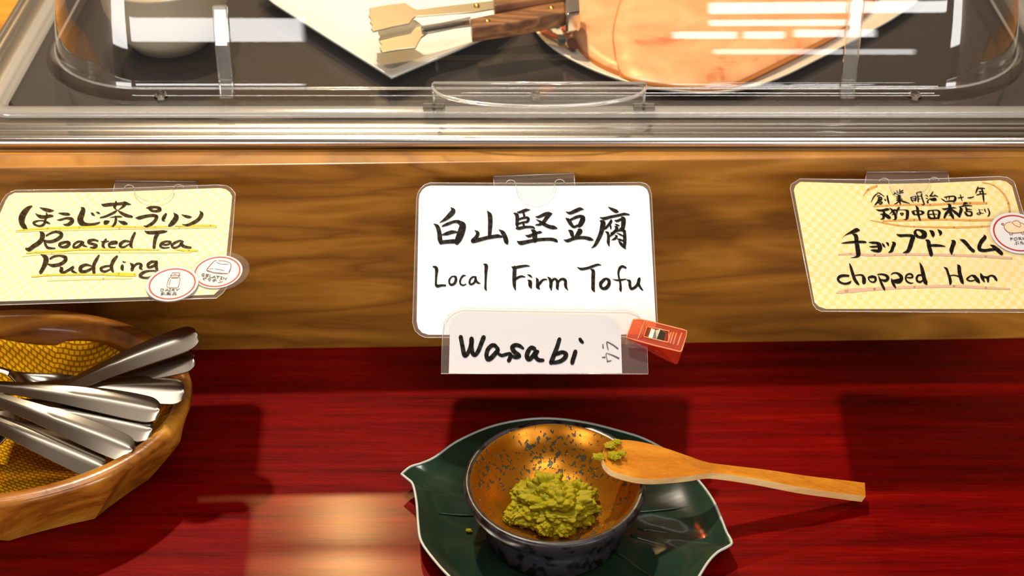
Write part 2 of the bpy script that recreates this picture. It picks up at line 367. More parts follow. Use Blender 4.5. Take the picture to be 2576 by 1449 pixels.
# ------------------------------------------------------------------ dishes under the cover
M['china'] = mat('cream_china', (0.88, 0.86, 0.82), 0.22, coat=0.4, coat_r=0.05)
M['china_warm'] = mat('ivory_china', (0.80, 0.72, 0.58), 0.3, coat=0.4, coat_r=0.05)
def dish(name, px_outline, h, base_h, mat_, label, cat, lift=0.006, smooth_sub=4):
    out = [on_z(x, y, h) for x, y in px_outline]
    out = [Vector(p) for p in catmull([tuple(p) for p in out] + [tuple(out[0])], smooth_sub)[:-1]] if smooth_sub > 1 else out
    c = sum(out, Vector()) / len(out)
    root = thing(name, (c.x, c.y, T + base_h), label, cat)
    def rg(s, z): return [Vector((c.x + (p.x - c.x) * s, c.y + (p.y - c.y) * s, T + z)) for p in out]
    rings = [rg(0.62, base_h), rg(0.66, base_h), rg(0.985, h - .003), rg(1.0, h - .0008), rg(0.995, h), rg(0.975, h - .001), rg(0.90, h - .0045), rg(0.80, base_h + lift * .5), rg(0.4, base_h + lift * .45)]
    loft('dish_body', rings, mat_, root, cap0=True, cap1=True)
    return root, c, rg
sq = [(985, 193), (975, 187), (830, 97), (690, 8), (640, -30), (800, -140), (1000, -250), (1160, -130), (1312, 32), (1240, 86), (1000, 187)]
sqp, sqc, _ = dish('square_plate', sq, FLOOR_H + .012, FLOOR_H, M['china'], 'cream white square plate turned corner first under the tongs', 'plate', smooth_sub=1)
oval = [(1326, 0), (1335, 55), (1375, 108), (1450, 155), (1550, 196), (1660, 222), (1770, 231), (1860, 224), (1960, 194), (2060, 146), (2170, 88), (2270, 30), (2330, -30), (2290, -100), (2080, -160), (1780, -180), (1480, -130), (1350, -60)]
ovp, ovc, ovr = dish('painted_plate', oval, FLOOR_H + .0075, FLOOR_H, M['china_warm'], 'ivory plate with a painted red and green rim holding ham slices', 'plate')
# painted rim motifs
for i, (x, y, w, h, c) in enumerate([(1372, 62, 16, 9, 'p_blue'), (1395, 48, 13, 11, 'p_green'), (1385, 88, 30, 6, 'p_red'), (1412, 100, 12, 10, 'p_blue'), (1425, 78, 14, 9, 'p_red'), (1432, 40, 22, 14, 'p_red'), (1355, 52, 8, 8, 'p_blue'), (1440, 112, 14, 12, 'p_dark')]):
    if c not in M: M[c] = mat(c, {'p_blue': (0.03, 0.13, 0.14), 'p_green': (0.10, 0.30, 0.10), 'p_red': (0.55, 0.09, 0.015), 'p_dark': (0.16, 0.02, 0.01)}[c], 0.35)
    pts = [on_z(x + w * math.cos(a), y + h * math.sin(a) + 0.35 * w * math.cos(a), FLOOR_H + .0070) for a in [2 * math.pi * k / 10 for k in range(10)]]
    prism('painted_motif', pts, (0, 0, 0.0012), M[c], ovp)
# ham
def mat_ham():
    m, nt, b = new_mat('chopped_ham'); L = nt.links.new
    tc = N(nt, 'ShaderNodeTexCoord')
    v = N(nt, 'ShaderNodeTexVoronoi', i_Scale=42.0); n = N(nt, 'ShaderNodeTexNoise', i_Scale=26.0, i_Detail=3.0, i_Distortion=0.8)
    L(tc.outputs['Object'], n.inputs['Vector']); L(tc.outputs['Object'], v.inputs['Vector'])
    r = ramp(nt, [(0.30, (0.56, 0.17, 0.07)), (0.38, (0.72, 0.32, 0.14)), (0.55, (0.78, 0.38, 0.18)), (0.75, (0.84, 0.48, 0.25))])
    L(n.outputs['Fac'], r.inputs[0]); L(r.outputs[0], b.inputs['Base Color'])
    b.inputs['Roughness'].default_value = 0.35; b.inputs['Subsurface Weight'].default_value = 0.0
    return m
M['ham'] = mat_ham(); M['ham_rind'] = mat('ham_rind', (0.62, 0.20, 0.02), 0.35)
def ham(px_out, h0, label, bulge):
    out = [on_z(x, y, h0) for x, y in px_out]; out = [Vector(p) for p in catmull([tuple(p) for p in out] + [tuple(out[0])], 5)[:-1]]
    c = sum(out, Vector()) / len(out)
    root = thing('ham_slice', (c.x, c.y, T + h0 - .003), label, 'ham', 'ham slices on the painted plate')
    def rg(s, z): return [Vector((c.x + (p.x - c.x) * s, c.y + (p.y - c.y) * s, T + z + .0006 * math.sin(k * 0.35) * s)) for k, p in enumerate(out)]
    loft('meat', [rg(.985, h0 - .003), rg(.998, h0), rg(.985, h0 + .0012), rg(.85, h0 + .0016 + bulge * .3), rg(.5, h0 + bulge), rg(.15, h0 + bulge)], M['ham'], root, cap0=True, cap1=True)
    loft('rind', [rg(.996, h0 - .0035), rg(1.004, h0 - .0032), rg(1.004, h0 - .0002), rg(.997, h0 + .0004)], M['ham_rind'], root)
ham([(1442, 90), (1436, 20), (1470, -60), (1620, -120), (1760, -130), (1800, -40), (1740, 120), (1680, 190), (1610, 196), (1530, 172), (1470, 130)], FLOOR_H + .0068, 'peach ham slice lying beneath, at the painted side of its plate', .002)
ham([(1548, 150), (1545, 60), (1600, -60), (1760, -125), (1980, -120), (2170, -70), (2205, -10), (2120, 72), (2000, 138), (1905, 184), (1830, 213), (1740, 221), (1640, 212), (1570, 192)], FLOOR_H + .0090, 'peach ham slice lying on top, under the white reflections', .003)
# cream bowl at the left
p = on_z(432, 108, FLOOR_H); p.y -= 0.02
bw = thing('cream_bowl', (p.x, p.y + 0.02, T + FLOOR_H), 'cream round pudding bowl seen through the left of the cover', 'bowl')
lathe('bowl_body', [(.020, 0), (.028, .0015), (.040, .016), (.046, .036), (.048, .055), (.0495, .057), (.046, .057), (.043, .045), (.036, .02), (.001, .012)], (p.x, p.y + 0.02, T + FLOOR_H), mat('tan_stoneware', (0.46, 0.38, 0.27), 0.35, coat=0.3), bw, 64, cap0=True, cap1=True)
lathe('pudding', [(.0425, .044), (.030, .0455), (.001, .046)], (p.x, p.y + 0.02, T + FLOOR_H), mat('tea_pudding', (0.62, 0.50, 0.25), 0.3), bw, 48, cap0=True, cap1=True)

# ------------------------------------------------------------------ tongs on the square plate
M['tong_wood'] = wood('tong_wood', [(0.1, (0.10, 0.035, 0.012)), (0.5, (0.20, 0.075, 0.022)), (0.9, (0.34, 0.14, 0.04))], scale=(0.5, 3, 3), ringscale=30, fine=300, rough=0.35)
M['tong_steel'] = mat('tong_steel', (0.62, 0.58, 0.50), 0.30, 1.0); M['brass'] = mat('brass', (0.75, 0.48, 0.12), 0.25, 1.0)
tg = thing('serving_tongs', on_z(1180, 80, FLOOR_H + .02), 'steel serving tongs with brown wooden grips lying on the square plate', 'tongs')
def plate_poly(name, pts, h, th, m, bev=.0004): return prism(name, [on_z(x, y, h) for x, y in pts], (0, 0, -th), m, tg, bev)
low = [(952, 67), (975, 62), (1000, 57), (1030, 50), (1044, 49), (1054, 56), (1062, 63), (1110, 56), (1184, 41), (1184, 64), (1140, 70), (1097, 79), (1075, 83), (1060, 94), (1052, 108), (1046, 119), (1000, 124), (962, 131), (957, 126), (955, 119), (959, 112), (954, 105), (952, 98), (956, 90), (951, 83), (950, 76)]
upp = [(928, 20), (960, 14), (1019, 6), (1030, 14), (1048, 24), (1120, 15), (1250, 0), (1400, -22), (1400, 2), (1250, 20), (1193, 30), (1046, 41), (1036, 50), (1030, 58), (990, 66), (938, 79), (933, 72), (936, 64), (930, 56), (933, 48), (927, 40), (930, 30)]
zl, zu = FLOOR_H + .030, FLOOR_H + .036
plate_poly('gripper', low, zl, .0012, M['tong_steel']); plate_poly('gripper', upp, zu, .0012, M['tong_steel'])
plate_poly('arm_spine', [(1058, 66), (1182, 44), (1182, 52), (1062, 74)], zl + .003, .0042, M['steel'], .0008)
plate_poly('wooden_grip', [(1183, 46), (1300, 23), (1420, -2), (1423, 30), (1300, 54), (1187, 70)], zl + .007, .012, M['tong_wood'], .0012)
plate_poly('wooden_grip', [(1240, -6), (1420, -40), (1424, -14), (1244, 14)], zu + .006, .011, M['tong_wood'], .0012)
plate_poly('hinge_band', [(1418, -40), (1456, -46), (1460, 30), (1424, 36)], zl + .010, .016, M['steel'], .002)
for x, y, h in ((1226, 52, zl), (1387, 19, zl), (1199, 13, zu - .0062)):
    q = on_z(x, y, h + .0072); lathe('rivet', [(.0022, -.001), (.0022, .0002), (.0014, .0008), (.0002, .001)], tuple(q), M['brass'], tg, 16, cap0=True, cap1=True)
# ------------------------------------------------------------------ sign cards
def rot_n(beta): return Vector((0, -math.sin(beta), math.cos(beta)))     # normal of a card sloping down towards the viewer
class Plane:
    def __init__(s, px, py, gap, beta):
        x = on_y(px, py, 0.87).x
        s.p = on_y(px, py, board_y(x) - gap); s.n = rot_n(math.radians(beta)); s.d = Vector((0, -math.cos(math.radians(beta)), -math.sin(math.radians(beta))))
    def at(s, px, py, lift=0.0): return on_plane(px, py, s.p + s.n * lift, s.n)
    def uv(s, q): q = q - s.p; return (q.x + 5, 5 - q.dot(s.d))
def rounded(pts, sub=4):
    """cut corners are given; soften the outline a little"""
    return pts
ORG = {'A': (1080, 500, 9.908), 'B': (1340, 500, 9.908), 'C': (1080, 650, 9.2), 'D': (1360, 650, 9.2), 'E': (1130, 820, 11.2), 'F': (1360, 820, 11.2),
       'G': (30, 490, 10.304), 'H': (270, 490, 9.908), 'I': (50, 570, 10.348), 'J': (270, 570, 10.348), 'K': (360, 630, 9.2), 'L': (2180, 460, 14.488),
       'M': (2340, 460, 14.488), 'N': (2100, 560, 11.709), 'O': (2320, 560, 11.709), 'P': (2090, 650, 10.304), 'Q': (2340, 650, 10.915), 'R': (2470, 520, 12.075), 'Z': (0, 0, 1.0)}
def parse(key, txt, w=None):
    ox, oy, sc = ORG[key]; out = []
    for st in txt.split(';'):
        st = st.strip()
        if not st: continue
        pts = []
        for t in st.split():
            v = [float(a) for a in t.split(',')]
            pts.append((ox + v[0] / sc, oy + v[1] / sc, (v[2] if len(v) > 2 else w) / sc))
        out.append(pts)
    return out
def strokes(name, plane, sets, m, parent, lift=0.0007, grow=1.09, label=None, sharp=False):
    """brush strokes (x, y, width) written on the card as flat ink"""
    V = []; F = []
    for pts in sets:
        c = pts if sharp else catmull(pts, 5)
        base = len(V)
        for i, (x, y, w) in enumerate(c):
            a = c[max(i - 1, 0)]; b = c[min(i + 1, len(c) - 1)]
            dx, dy = b[0] - a[0], b[1] - a[1]; l = math.hypot(dx, dy) or 1.0
            nx, ny = -dy / l, dx / l; w = max(w, 0.25) * 0.5 * grow
            V.append(plane.at(x + nx * w, y + ny * w, lift)); V.append(plane.at(x - nx * w, y - ny * w, lift))
        for i in range(len(c) - 1): F.append([base + 2 * i, base + 2 * i + 1, base + 2 * i + 3, base + 2 * i + 2])
        for x, y, w in pts:                       # round joints and ends
            w = max(w, 0.25) * 0.5 * grow * 0.96
            b0 = len(V)
            for k in range(10): V.append(plane.at(x + w * math.cos(k * math.pi / 5), y + w * math.sin(k * math.pi / 5), lift))
            F.append(list(range(b0, b0 + 10)))
    return mesh(name, V, F, m, parent, label=label)
def poly(name, plane, pts, lift, th, m, parent, label=None, uv=False):
    P = [plane.at(x, y, lift) for x, y in pts]
    return prism(name, P, plane.n * -th, m, parent, label=label, uvs=[plane.uv(p) for p in P] if uv else None)
def flat(name, plane, pts, lift, m, parent, label=None):
    P = [plane.at(x, y, lift) for x, y in pts]
    return mesh(name, P, [list(range(len(P)))], m, parent, label=label)
def circle(plane, cx, cy, rx_px, lift, n=56):
    c = plane.at(cx, cy, lift); r = (plane.at(cx + rx_px, cy, lift) - c).length
    return [c + Vector((1, 0, 0)) * r * math.cos(2 * math.pi * k / n) + plane.d * r * math.sin(2 * math.pi * k / n) for k in range(n)]
def corner(pts):
    out = []
    for i in range(len(pts)): out.append(pts[i])
    return out
def card(plane, filmp, paperp, m, label, name='sign_card'):
    c = plane.at(sum(p[0] for p in paperp) / len(paperp), sum(p[1] for p in paperp) / len(paperp))
    root = thing(name, c, label, 'sign')
    flat('laminate', plane, filmp, 0.0, M['laminate'], root, 'clear laminate border')
    tube('laminate_edge', [plane.at(x, y, 0) for x, y in filmp], .00030, M['edge'], root, 6, True)
    poly('paper', plane, paperp, 0.0003, 0.0002, m, root, uv=True)
    return root
def badge(plane, root, c_white, r_white, r_ring, c_film, r_film, lift):
    b = prism('sticker', circle(plane, *c_white, r_white, lift + .0004), plane.n * -.0003, M['badge'], root, label='round white allergy sticker with a red ring')
    cf = circle(plane, *c_film, r_film, lift + .0001); mesh('clear_edge', cf, [list(range(len(cf)))], M['laminate'], b)
    o = circle(plane, *c_white, r_ring, lift + .0006); i = circle(plane, *c_white, r_ring * 0.935, lift + .0006); n = len(o)
    mesh('red_ring', o + i, [[k, (k + 1) % n, n + (k + 1) % n, n + k] for k in range(n)], M['badge_red'], b)
    return b

# --- centre card
PC = Plane(1345, 463, 0.011, 28)
cc = card(PC, [(1048, 500), (1051, 486), (1058, 474), (1068, 465), (1082, 460), (1345, 461), (1612, 459), (1624, 462), (1633, 469), (1639, 488), (1655, 830), (1652, 840), (1640, 847), (1345, 849), (1070, 849), (1056, 843), (1044, 832), (1038, 812)],
          [(1053.5, 502), (1056, 488), (1063, 477), (1072, 470), (1083, 467), (1345, 468), (1606, 466.5), (1618, 469), (1628, 477), (1633, 492), (1650, 815), (1648, 835), (1640, 841), (1345, 843), (1078, 842), (1062, 837), (1052, 826), (1048, 808)],
          M['paper'], 'white laminated card reading Local Firm Tofu in black brush writing')
kanji = parse('A', '''530,215,10 595,300,110 500,420,110 380,520,70 250,600,8; 105,620,8 200,690,85 250,850,100 265,1000,110 290,1100,80;
330,680,40 450,630,70 620,570,65 730,570,80 ; 730,580,80 830,650,140 815,760,165 770,900,165 720,1020,150 690,1110,80; 310,900,20 430,870,80 560,830,85 690,830,40; 290,1085,90 450,1070,90 600,1060,100 680,1070,100;
1440,300,10 1505,400,100 1520,550,105 1515,700,100 1505,850,85 1500,940,80; 1130,780,8 1205,850,80 1180,940,85 1090,1040,100; 1090,1050,110 1250,1020,90 1400,980,85 1550,950,85 1700,930,85 1800,945,50; 1730,765,8 1830,840,90 1890,960,105 1920,1060,105 1940,1110,60;
2195,325,20 2250,335,55 2400,285,75 2510,275,15; 2090,350,6 2180,400,85 2190,520,80 2185,640,75 2200,700,40; 2340,330,50 2370,430,55; 2220,515,50 2330,480,55 2440,465,55; 2440,465,55 2470,500,65 2450,560,65 2420,590,40; 2220,625,50 2330,590,50 2430,575,50; 2345,620,50 2360,680,50;
2170,735,40 2240,735,75 2400,705,60 2560,705,55 2620,735,35; 2390,905,8 2480,930,70 2576,895,70 2680,850,60 2760,835,60 2815,840,8; 2530,768,8 2600,810,90 2630,880,110 2630,1040,110; 2180,1050,6 2280,1100,95 2450,1070,85 2650,1030,80 2850,1010,75 3050,1010,75 3150,1040,75 3190,1070,35''')
kanji += parse('B', '''65,440,8 150,450,60 300,385,80 400,365,75 480,375,25; 430,380,90 350,470,90 270,580,85 180,640,60 80,650,30; 85,510,8 180,565,50 280,630,80 400,690,85 520,715,90 600,735,35;
825,320,8 930,355,70 1080,295,90 1180,255,80 1275,265,12; 815,475,8 890,530,80 950,620,85 1000,690,60; 950,520,55 1080,460,70 1190,430,65; 1190,435,70 1250,470,105 1240,540,120 1190,640,110 1160,690,60; 1000,690,55 1040,700,60 1130,665,60;
885,778,8 955,820,90 985,900,85 1010,960,50; 1120,755,10 1180,800,115 1130,880,105 1050,955,40; 770,1020,6 870,1045,75 1000,1000,75 1150,970,75 1300,970,75 1420,1000,85 1500,1025,35;
1880,200,8 1970,255,60 2080,310,85 2130,325,35; 1665,460,6 1790,490,70 1950,450,65 2150,410,60 2280,380,60 2400,395,35; 1670,540,8 1750,590,115 1740,700,115 1700,860,100 1630,1020,90 1550,1160,65 1460,1230,8;
1955,530,40 1950,570,70 1890,650,60 1830,720,60 1790,750,40; 1930,630,30 1945,700,45 1950,760,18; 2055,540,30 2110,550,60 2200,510,60; 2220,460,40 2260,505,105 2260,620,105 2245,740,90; 2245,740,60 2170,735,25; 2045,625,6 2100,650,40 2160,670,22;
1800,815,6 1870,850,60 1890,960,65 1885,1080,70 1910,1180,18; 2035,680,6 2095,720,75 2070,790,70 1990,870,70 1930,930,35; 1935,835,6 1980,850,40 2100,800,50 2220,780,60 2290,810,70; 2290,800,60 2295,950,80 2295,1100,75 2300,1235,28;
2090,850,10 2180,890,40 2260,930,28; 2060,910,28 2095,940,55 2040,1000,55 1960,1025,10; 2110,1000,20 2180,1020,50 2260,1050,28; 2140,1050,20 2200,1120,65 2270,1190,65 2320,1245,20''')
strokes('lettering', PC, kanji, M['ink'], cc, label='black brush characters for Hakusan firm tofu')
rom = parse('C', '''95,190,35 150,210,60 170,270,72 160,400,50 150,580,45; 150,600,50 190,640,65 280,625,50 370,625,42; 520,420,30 465,490,40 465,570,40 510,610,48 580,580,55 615,500,58 605,430,50 560,415,30 520,420,30; 850,400,8 790,400,42 740,450,40 710,530,40 730,600,38 790,620,33 850,595,22;
1080,430,30 1010,430,40 950,480,40 930,560,45 965,600,40 1030,570,45 1070,490,50 1070,430,40; 1070,440,40 1085,520,50 1130,565,40 1185,580,10; 1250,130,8 1315,165,75 1310,300,65 1305,450,50 1300,600,45 1300,690,50 1325,742,15;
1900,185,8 1960,215,55 2100,190,60 2240,170,45 2320,180,20; 1975,210,80 1970,350,85 1965,500,80 1970,630,65 1995,728,20; 2000,470,60 2080,430,50 2140,415,45 2215,430,22; 2265,370,8 2330,400,42 2380,440,14; 2275,495,8 2330,540,78 2335,620,78 2360,685,30;
2470,450,15 2500,500,58 2505,600,68 2510,660,75 2550,705,28; 2510,640,40 2560,570,60 2620,505,45 2680,485,35 2725,490,20''')
rom += parse('D', '''160,425,10 215,480,60 240,560,70 235,650,65 250,735,20; 240,560,40 290,490,50 340,475,45 385,530,60 390,620,65 385,680,58 410,722,20; 400,560,40 460,490,50 530,480,55 575,520,62 575,600,65 590,670,50 635,735,10;
845,200,8 940,245,52 1080,225,55 1200,185,55 1320,145,48 1405,160,10; 1150,245,10 1215,290,72 1215,430,80 1215,580,75 1215,700,75 1250,770,20; 1480,490,55 1400,560,75 1390,640,62 1440,695,60 1520,680,80 1580,600,75 1580,510,65 1520,470,45 1450,490,50;
1970,215,42 1890,185,55 1830,230,58 1800,330,45 1810,430,40 1840,540,45 1850,650,50 1850,720,55 1865,768,15; 1665,478,8 1770,505,35 1880,495,40 1980,480,20; 2000,495,20 2060,530,60 2065,620,60 2100,700,58 2180,670,60 2250,590,65 2275,500,70 2285,465,55; 2260,560,58 2290,640,50 2340,710,38 2370,740,14''')
strokes('lettering', PC, rom, M['ink'], cc, label='black brush words Local Firm Tofu')

# --- wasabi tag clipped over its lower edge
PW = Plane(1345, 463, 0.011, 28); PW.p = PW.p + PW.n * 0.0016
wt = card(PW, [(1109.5, 940), (1113, 850), (1117, 812), (1128, 793), (1143, 781), (1162, 774), (1350, 777), (1580, 780), (1604, 790), (1618, 806), (1627, 850), (1630.5, 941)],
          [(1129, 939), (1132, 825), (1136, 806), (1147, 795), (1166, 789), (1340, 792), (1519, 796), (1540, 805), (1555, 820), (1562, 842), (1565, 939)], M['paper_grey'],
          'small white Wasabi tag in a clear sleeve clipped below the tofu card', 'wasabi_tag')
ws = parse('E', '''325,310,110 370,550,110 420,790,118 470,830,105 560,700,105 625,500,118 630,360,118; 630,360,118 625,550,112 660,760,108 730,815,105 820,700,108 900,500,112 970,320,120; 1290,550,105 1200,550,108 1090,660,108 1050,820,108 1090,930,125 1180,900,125 1310,760,115 1370,660,105 1300,560,85;
1370,680,95 1380,770,75 1480,830,88 1600,800,88 1710,770,75; 2080,630,65 1980,560,98 1860,540,108 1780,600,118 1830,720,118 1950,810,108 1970,860,95 1880,885,95 1770,850,85; 1730,800,95 1720,880,105 1680,975,105; 2400,640,108 2310,610,105 2220,720,118 2190,860,118 2250,940,118 2360,850,118 2450,740,140 2490,720,95; 2420,780,125 2450,890,108 2530,960,105 2640,965,90''')
ws += parse('F', '''530,370,100 460,600,108 370,830,115 300,1030,125; 420,800,95 500,770,108 620,740,98 710,790,118 680,900,118 560,990,108 400,1030,98 310,1030,85; 980,720,108 950,830,112 910,950,112 890,1040,105; 1110,370,85 1140,420,88 1180,460,78''')
strokes('lettering', PW, ws, M['marker'], wt, label='thick black marker word Wasabi')
strokes('pen_note', PW, parse('F', '1755,510,20 1760,615,35; 2175,635,35 2050,540,30 1880,450,28 1870,520,28 1900,660,25; 1740,885,25 1815,880,35; 2200,910,40 2060,840,30 1870,770,15 1845,800,18 1860,900,18 1890,990,20; 1875,1000,30 1990,975,20'), M['pen'], wt, label='small sideways pen note')

# --- left card
PL = Plane(300, 476, 0.012, 6)
lc = card(PL, [(5, 505), (15, 490), (37, 478.5), (273, 475), (546, 465), (570, 467), (582, 474), (592, 487), (587, 560), (580, 636), (570, 724), (560, 738), (544, 750), (270, 759), (0, 767), (-70, 769), (-80, 758), (-72, 735), (-20, 560)],
          [(14, 505), (22, 493), (37, 485), (273, 483), (553, 473), (568, 476), (578, 483), (584, 494), (577, 570), (570, 640), (563, 712), (552, 728), (538, 741), (270, 750), (0, 758), (-62, 761), (-70, 750), (-64, 730), (-12, 565)],
          M['check_pale'], 'pale yellow checked card reading Roasted Tea Pudding with two stickers')
jp = parse('G', '''520,290,25 430,340,90 320,460,140 255,600,155 265,740,125 330,830,105 385,870,40; 715,325,8 850,375,70 980,405,78 1085,405,14; 605,480,8 720,555,75 860,570,75 980,545,68 1060,545,38;
890,460,20 905,540,60 865,640,55 850,720,60 800,780,58 710,805,40 600,770,45 560,720,55 640,680,40 740,665,25 830,675,35 920,715,50 985,745,20; 1200,470,8 1330,490,60 1450,500,63 1505,510,20; 1170,645,8 1260,645,45 1400,605,45 1530,620,78 1560,680,100 1480,755,78 1390,775,45 1325,755,8;
1785,320,8 1845,370,98 1820,480,128 1770,620,145 1810,720,138 1920,765,80 2080,765,60 2230,730,45 2280,710,22; 2045,455,8 2090,495,58 2145,535,18; 2180,440,8 2240,465,45 2280,485,14''')
jp += parse('H', '''-150,228,10 -80,255,65 50,240,75 250,225,60 450,210,68 520,225,50 590,235,10; 210,150,18 215,210,68 180,290,68 210,350,25 245,375,6; 400,165,8 450,205,68 400,280,58 310,350,20 255,378,5; 240,385,20 180,430,50 60,490,50 -60,540,45 -175,565,28; 255,380,8 350,450,60 470,510,72 600,540,50 630,540,18;
50,565,6 200,545,30 310,540,35 375,548,8; 200,530,30 215,600,58 195,700,58 140,780,50; 50,655,18 0,675,78 -50,690,95 -80,700,18; 270,640,8 350,680,60 420,700,82 485,715,45; 965,325,8 1060,320,68 1180,300,48 1290,330,68 1310,370,75 1220,405,52 1110,390,52 1050,350,48;
700,570,8 800,570,78 960,530,68 1150,510,65 1230,540,80; 1230,545,85 1190,640,70 1090,730,72 980,785,55 900,770,8; 1460,480,55 1410,560,82 1385,620,58 1440,655,8; 1650,445,8 1715,530,105 1700,600,118 1620,700,108 1540,770,55; 1850,490,8 1950,530,55 2040,550,58 2105,548,10; 2300,400,8 2350,480,88 2280,600,80 2150,690,75 1990,755,58 1860,735,8''')
strokes('lettering', PL, jp, M['ink_brown'], lc, label='brown black brush line in Japanese')
en = parse('I', '''510,120,8 585,200,118 570,320,108 490,420,108 350,510,98 240,590,95 160,570,45; 690,230,38 800,170,45 950,130,55 1080,180,78 1060,260,88 930,350,78 780,390,68 640,370,58; 640,380,48 670,470,60 720,540,58 820,560,45 915,560,28; 1170,400,58 1050,440,68 1030,490,58 1110,530,50 1220,510,78 1285,440,78 1240,400,68 1170,400,48;
1620,390,45 1510,390,50 1410,460,50 1400,530,55 1480,540,58 1580,470,68 1650,410,58; 1600,440,58 1670,490,48 1750,520,14; 2030,370,38 1920,340,50 1800,370,78 1800,420,58 1900,450,58 1990,490,70 1930,545,68 1835,540,28; 2240,330,48 2180,420,68 2165,500,68 2230,560,8; 2105,380,8 2180,395,40 2310,375,24;
540,720,8 660,790,108 680,880,128 640,1000,108 590,1100,92 540,1185,85; 790,830,48 900,770,50 1050,755,45 1180,800,85 1180,880,88 1060,970,78 880,1010,78 760,985,38 700,955,10; 1035,1040,8 1090,1090,78 1070,1150,85 1140,1190,58 1260,1130,58 1380,1060,75; 1330,1090,50 1380,1160,58 1490,1205,14;
1870,1020,28 1720,990,58 1590,1050,88 1580,1140,88 1680,1170,68 1830,1110,58 1910,1050,55; 2060,745,38 1990,860,78 1930,980,78 1920,1100,85 1930,1195,75; 2370,1015,38 2230,1030,48 2110,1080,58 2130,1140,58 2220,1165,48 2330,1120,38''')
en += parse('J', '''60,460,30 150,440,40 240,420,58 220,390,48 110,400,50 45,460,58 60,520,45 140,540,30 215,530,18; 560,380,40 440,375,58 340,450,78 340,510,58 430,530,45 550,460,28; 715,165,55 660,280,72 620,400,78 610,480,85 650,540,28; 970,105,8 1060,150,68 1250,150,78 1450,130,68 1560,120,14; 1310,180,85 1260,270,88 1230,400,82 1215,540,75;
1420,450,48 1520,470,40 1620,440,48 1640,400,58 1540,380,40 1420,430,68 1380,500,58 1460,550,40 1610,540,24; 1980,390,28 1890,365,40 1750,420,58 1680,490,62 1750,550,48 1870,500,48 1920,440,75; 1930,440,85 1960,490,75 2060,530,58 2170,540,45; 250,775,55 160,880,88 110,1000,82 110,1090,88 150,1165,45; 390,895,8 430,920,30 490,920,8; 390,1020,75 385,1080,85 400,1115,55;
585,940,8 650,1000,78 660,1060,78 640,1115,82; 680,1040,58 760,970,50 840,960,48 880,1000,75 860,1070,68 920,1115,10; 1270,920,58 1160,910,58 1060,980,72 1070,1050,58 1160,1040,58 1260,980,75; 1280,920,75 1270,1020,85 1290,1100,68 1290,1150,55; 1340,1160,55 1280,1200,58 1180,1290,58 1060,1330,50 920,1320,50 850,1270,75 940,1190,68 1080,1150,40 1260,1150,38''')
strokes('lettering', PL, en, M['ink_brown'], lc, label='brown black brush words Roasted Tea Pudding')
strokes('underline', PL, parse('Z', '40,583,2 150,578,5 300,574,6 450,573,4 545,571,3; 56,645,2 130,637,4 300,634,5 480,634,3; 120,706,2 260,701,4 330,700,3'), M['yellow_soft'], lc, .0005)
strokes('underline', PL, parse('Z', '42,580,2 60,578,4 120,574,4 200,572,5 280,569,5 340,571,3 390,571,4 420,569,2 ; 440,568,2 480,568,4 530,567,4 545,569,1; 66,637,2 90,634,4 140,632,4 200,627,4 270,627,4 350,627,3 400,628,2; 440,627,2 475,630,5 497,630,3; 80,696,3 120,692,4 200,690,4 260,690,4 300,690,8 340,691,7'), M['yellow_line'], lc, .0006, label='yellow crayon underline')
b2 = badge(PL, lc, (547, 683), 62.5, 57.6, (553, 681.5), 74, .0008)
L2 = .0016
flat('pudding_drawing', PL, [(360 + x / 9.2, 630 + y / 9.2) for x, y in [(1690, 245), (1760, 240), (1900, 255), (2010, 300), (2025, 350), (2010, 430), (1960, 525), (1640, 505), (1490, 450), (1570, 340), (1650, 260)]], L2 - .0001, M['badge_pale'], b2)
flat('pudding_drawing', PL, [(360 + x / 9.2, 630 + y / 9.2) for x, y in [(1540, 432), (1650, 432), (1800, 460), (1890, 495), (1750, 512), (1580, 470)]], L2 - .00005, M['badge_blue'], b2)
strokes('drawing_outline', PL, parse('K', '1700,235 1640,250 1550,340 1475,440 1500,470 1640,510 1780,530 1950,530; 1740,232 1900,250 2010,290 2035,350 2020,430 1985,510; 1700,270 1760,305 1870,320 1965,315; 1535,428 1620,425; 1660,428 1780,445 1875,465', 13), M['badge_brown'], b2, L2)
strokes('lettering', PL, parse('K', '1425,545 1390,530 1355,560 1370,590 1410,590 1412,570 1390,570; 1465,545 1450,600 1500,605; 1470,545 1525,555; 1458,572 1510,580; 1555,560 1535,615 1590,622; 1600,630 1660,580 1675,635; 1620,612 1668,615; 1695,590 1770,600; 1735,598 1720,648; 1795,605 1835,612; 1815,608 1800,660; 1785,655 1822,663; 1850,665 1865,618 1910,672 1935,622', 13), M['badge_ink'], b2, L2, sharp=True, label='small print GELATIN')
strokes('lettering', PL, parse('K', '1380,650 1465,630 1440,655; 1410,625 1395,675 1430,685; 1455,615 1462,625; 1505,645 1565,650; 1495,670 1565,672 1550,695 1520,705; 1620,670 1690,660; 1605,690 1700,695; 1655,665 1650,705 1620,722; 1765,690 1790,703; 1835,712 1800,735 1735,743', 11), M['badge_ink'], b2, L2, sharp=True)
b1 = badge(PL, lc, (433.3, 713.5), 65, 58.6, (434, 713), 71, .0018)
L1 = .0026
flat('bottle_drawing', PL, [(360 + x / 9.2, 630 + y / 9.2) for x, y in [(670, 520), (720, 512), (840, 516), (835, 545), (845, 575), (812, 590), (810, 626), (655, 630), (650, 580), (642, 575), (665, 555)]], L1 - .0001, M['badge_grey'], b1)
strokes('drawing_outline', PL, parse('K', '670,520 720,512 840,516 835,545 845,575 640,580 665,555 670,520; 650,600 590,660 550,820 590,850 720,858 810,840 850,680 850,640 815,590; 655,630 810,626; 635,660 600,795; 700,548 770,550', 10), M['badge_brown'], b1, L1)
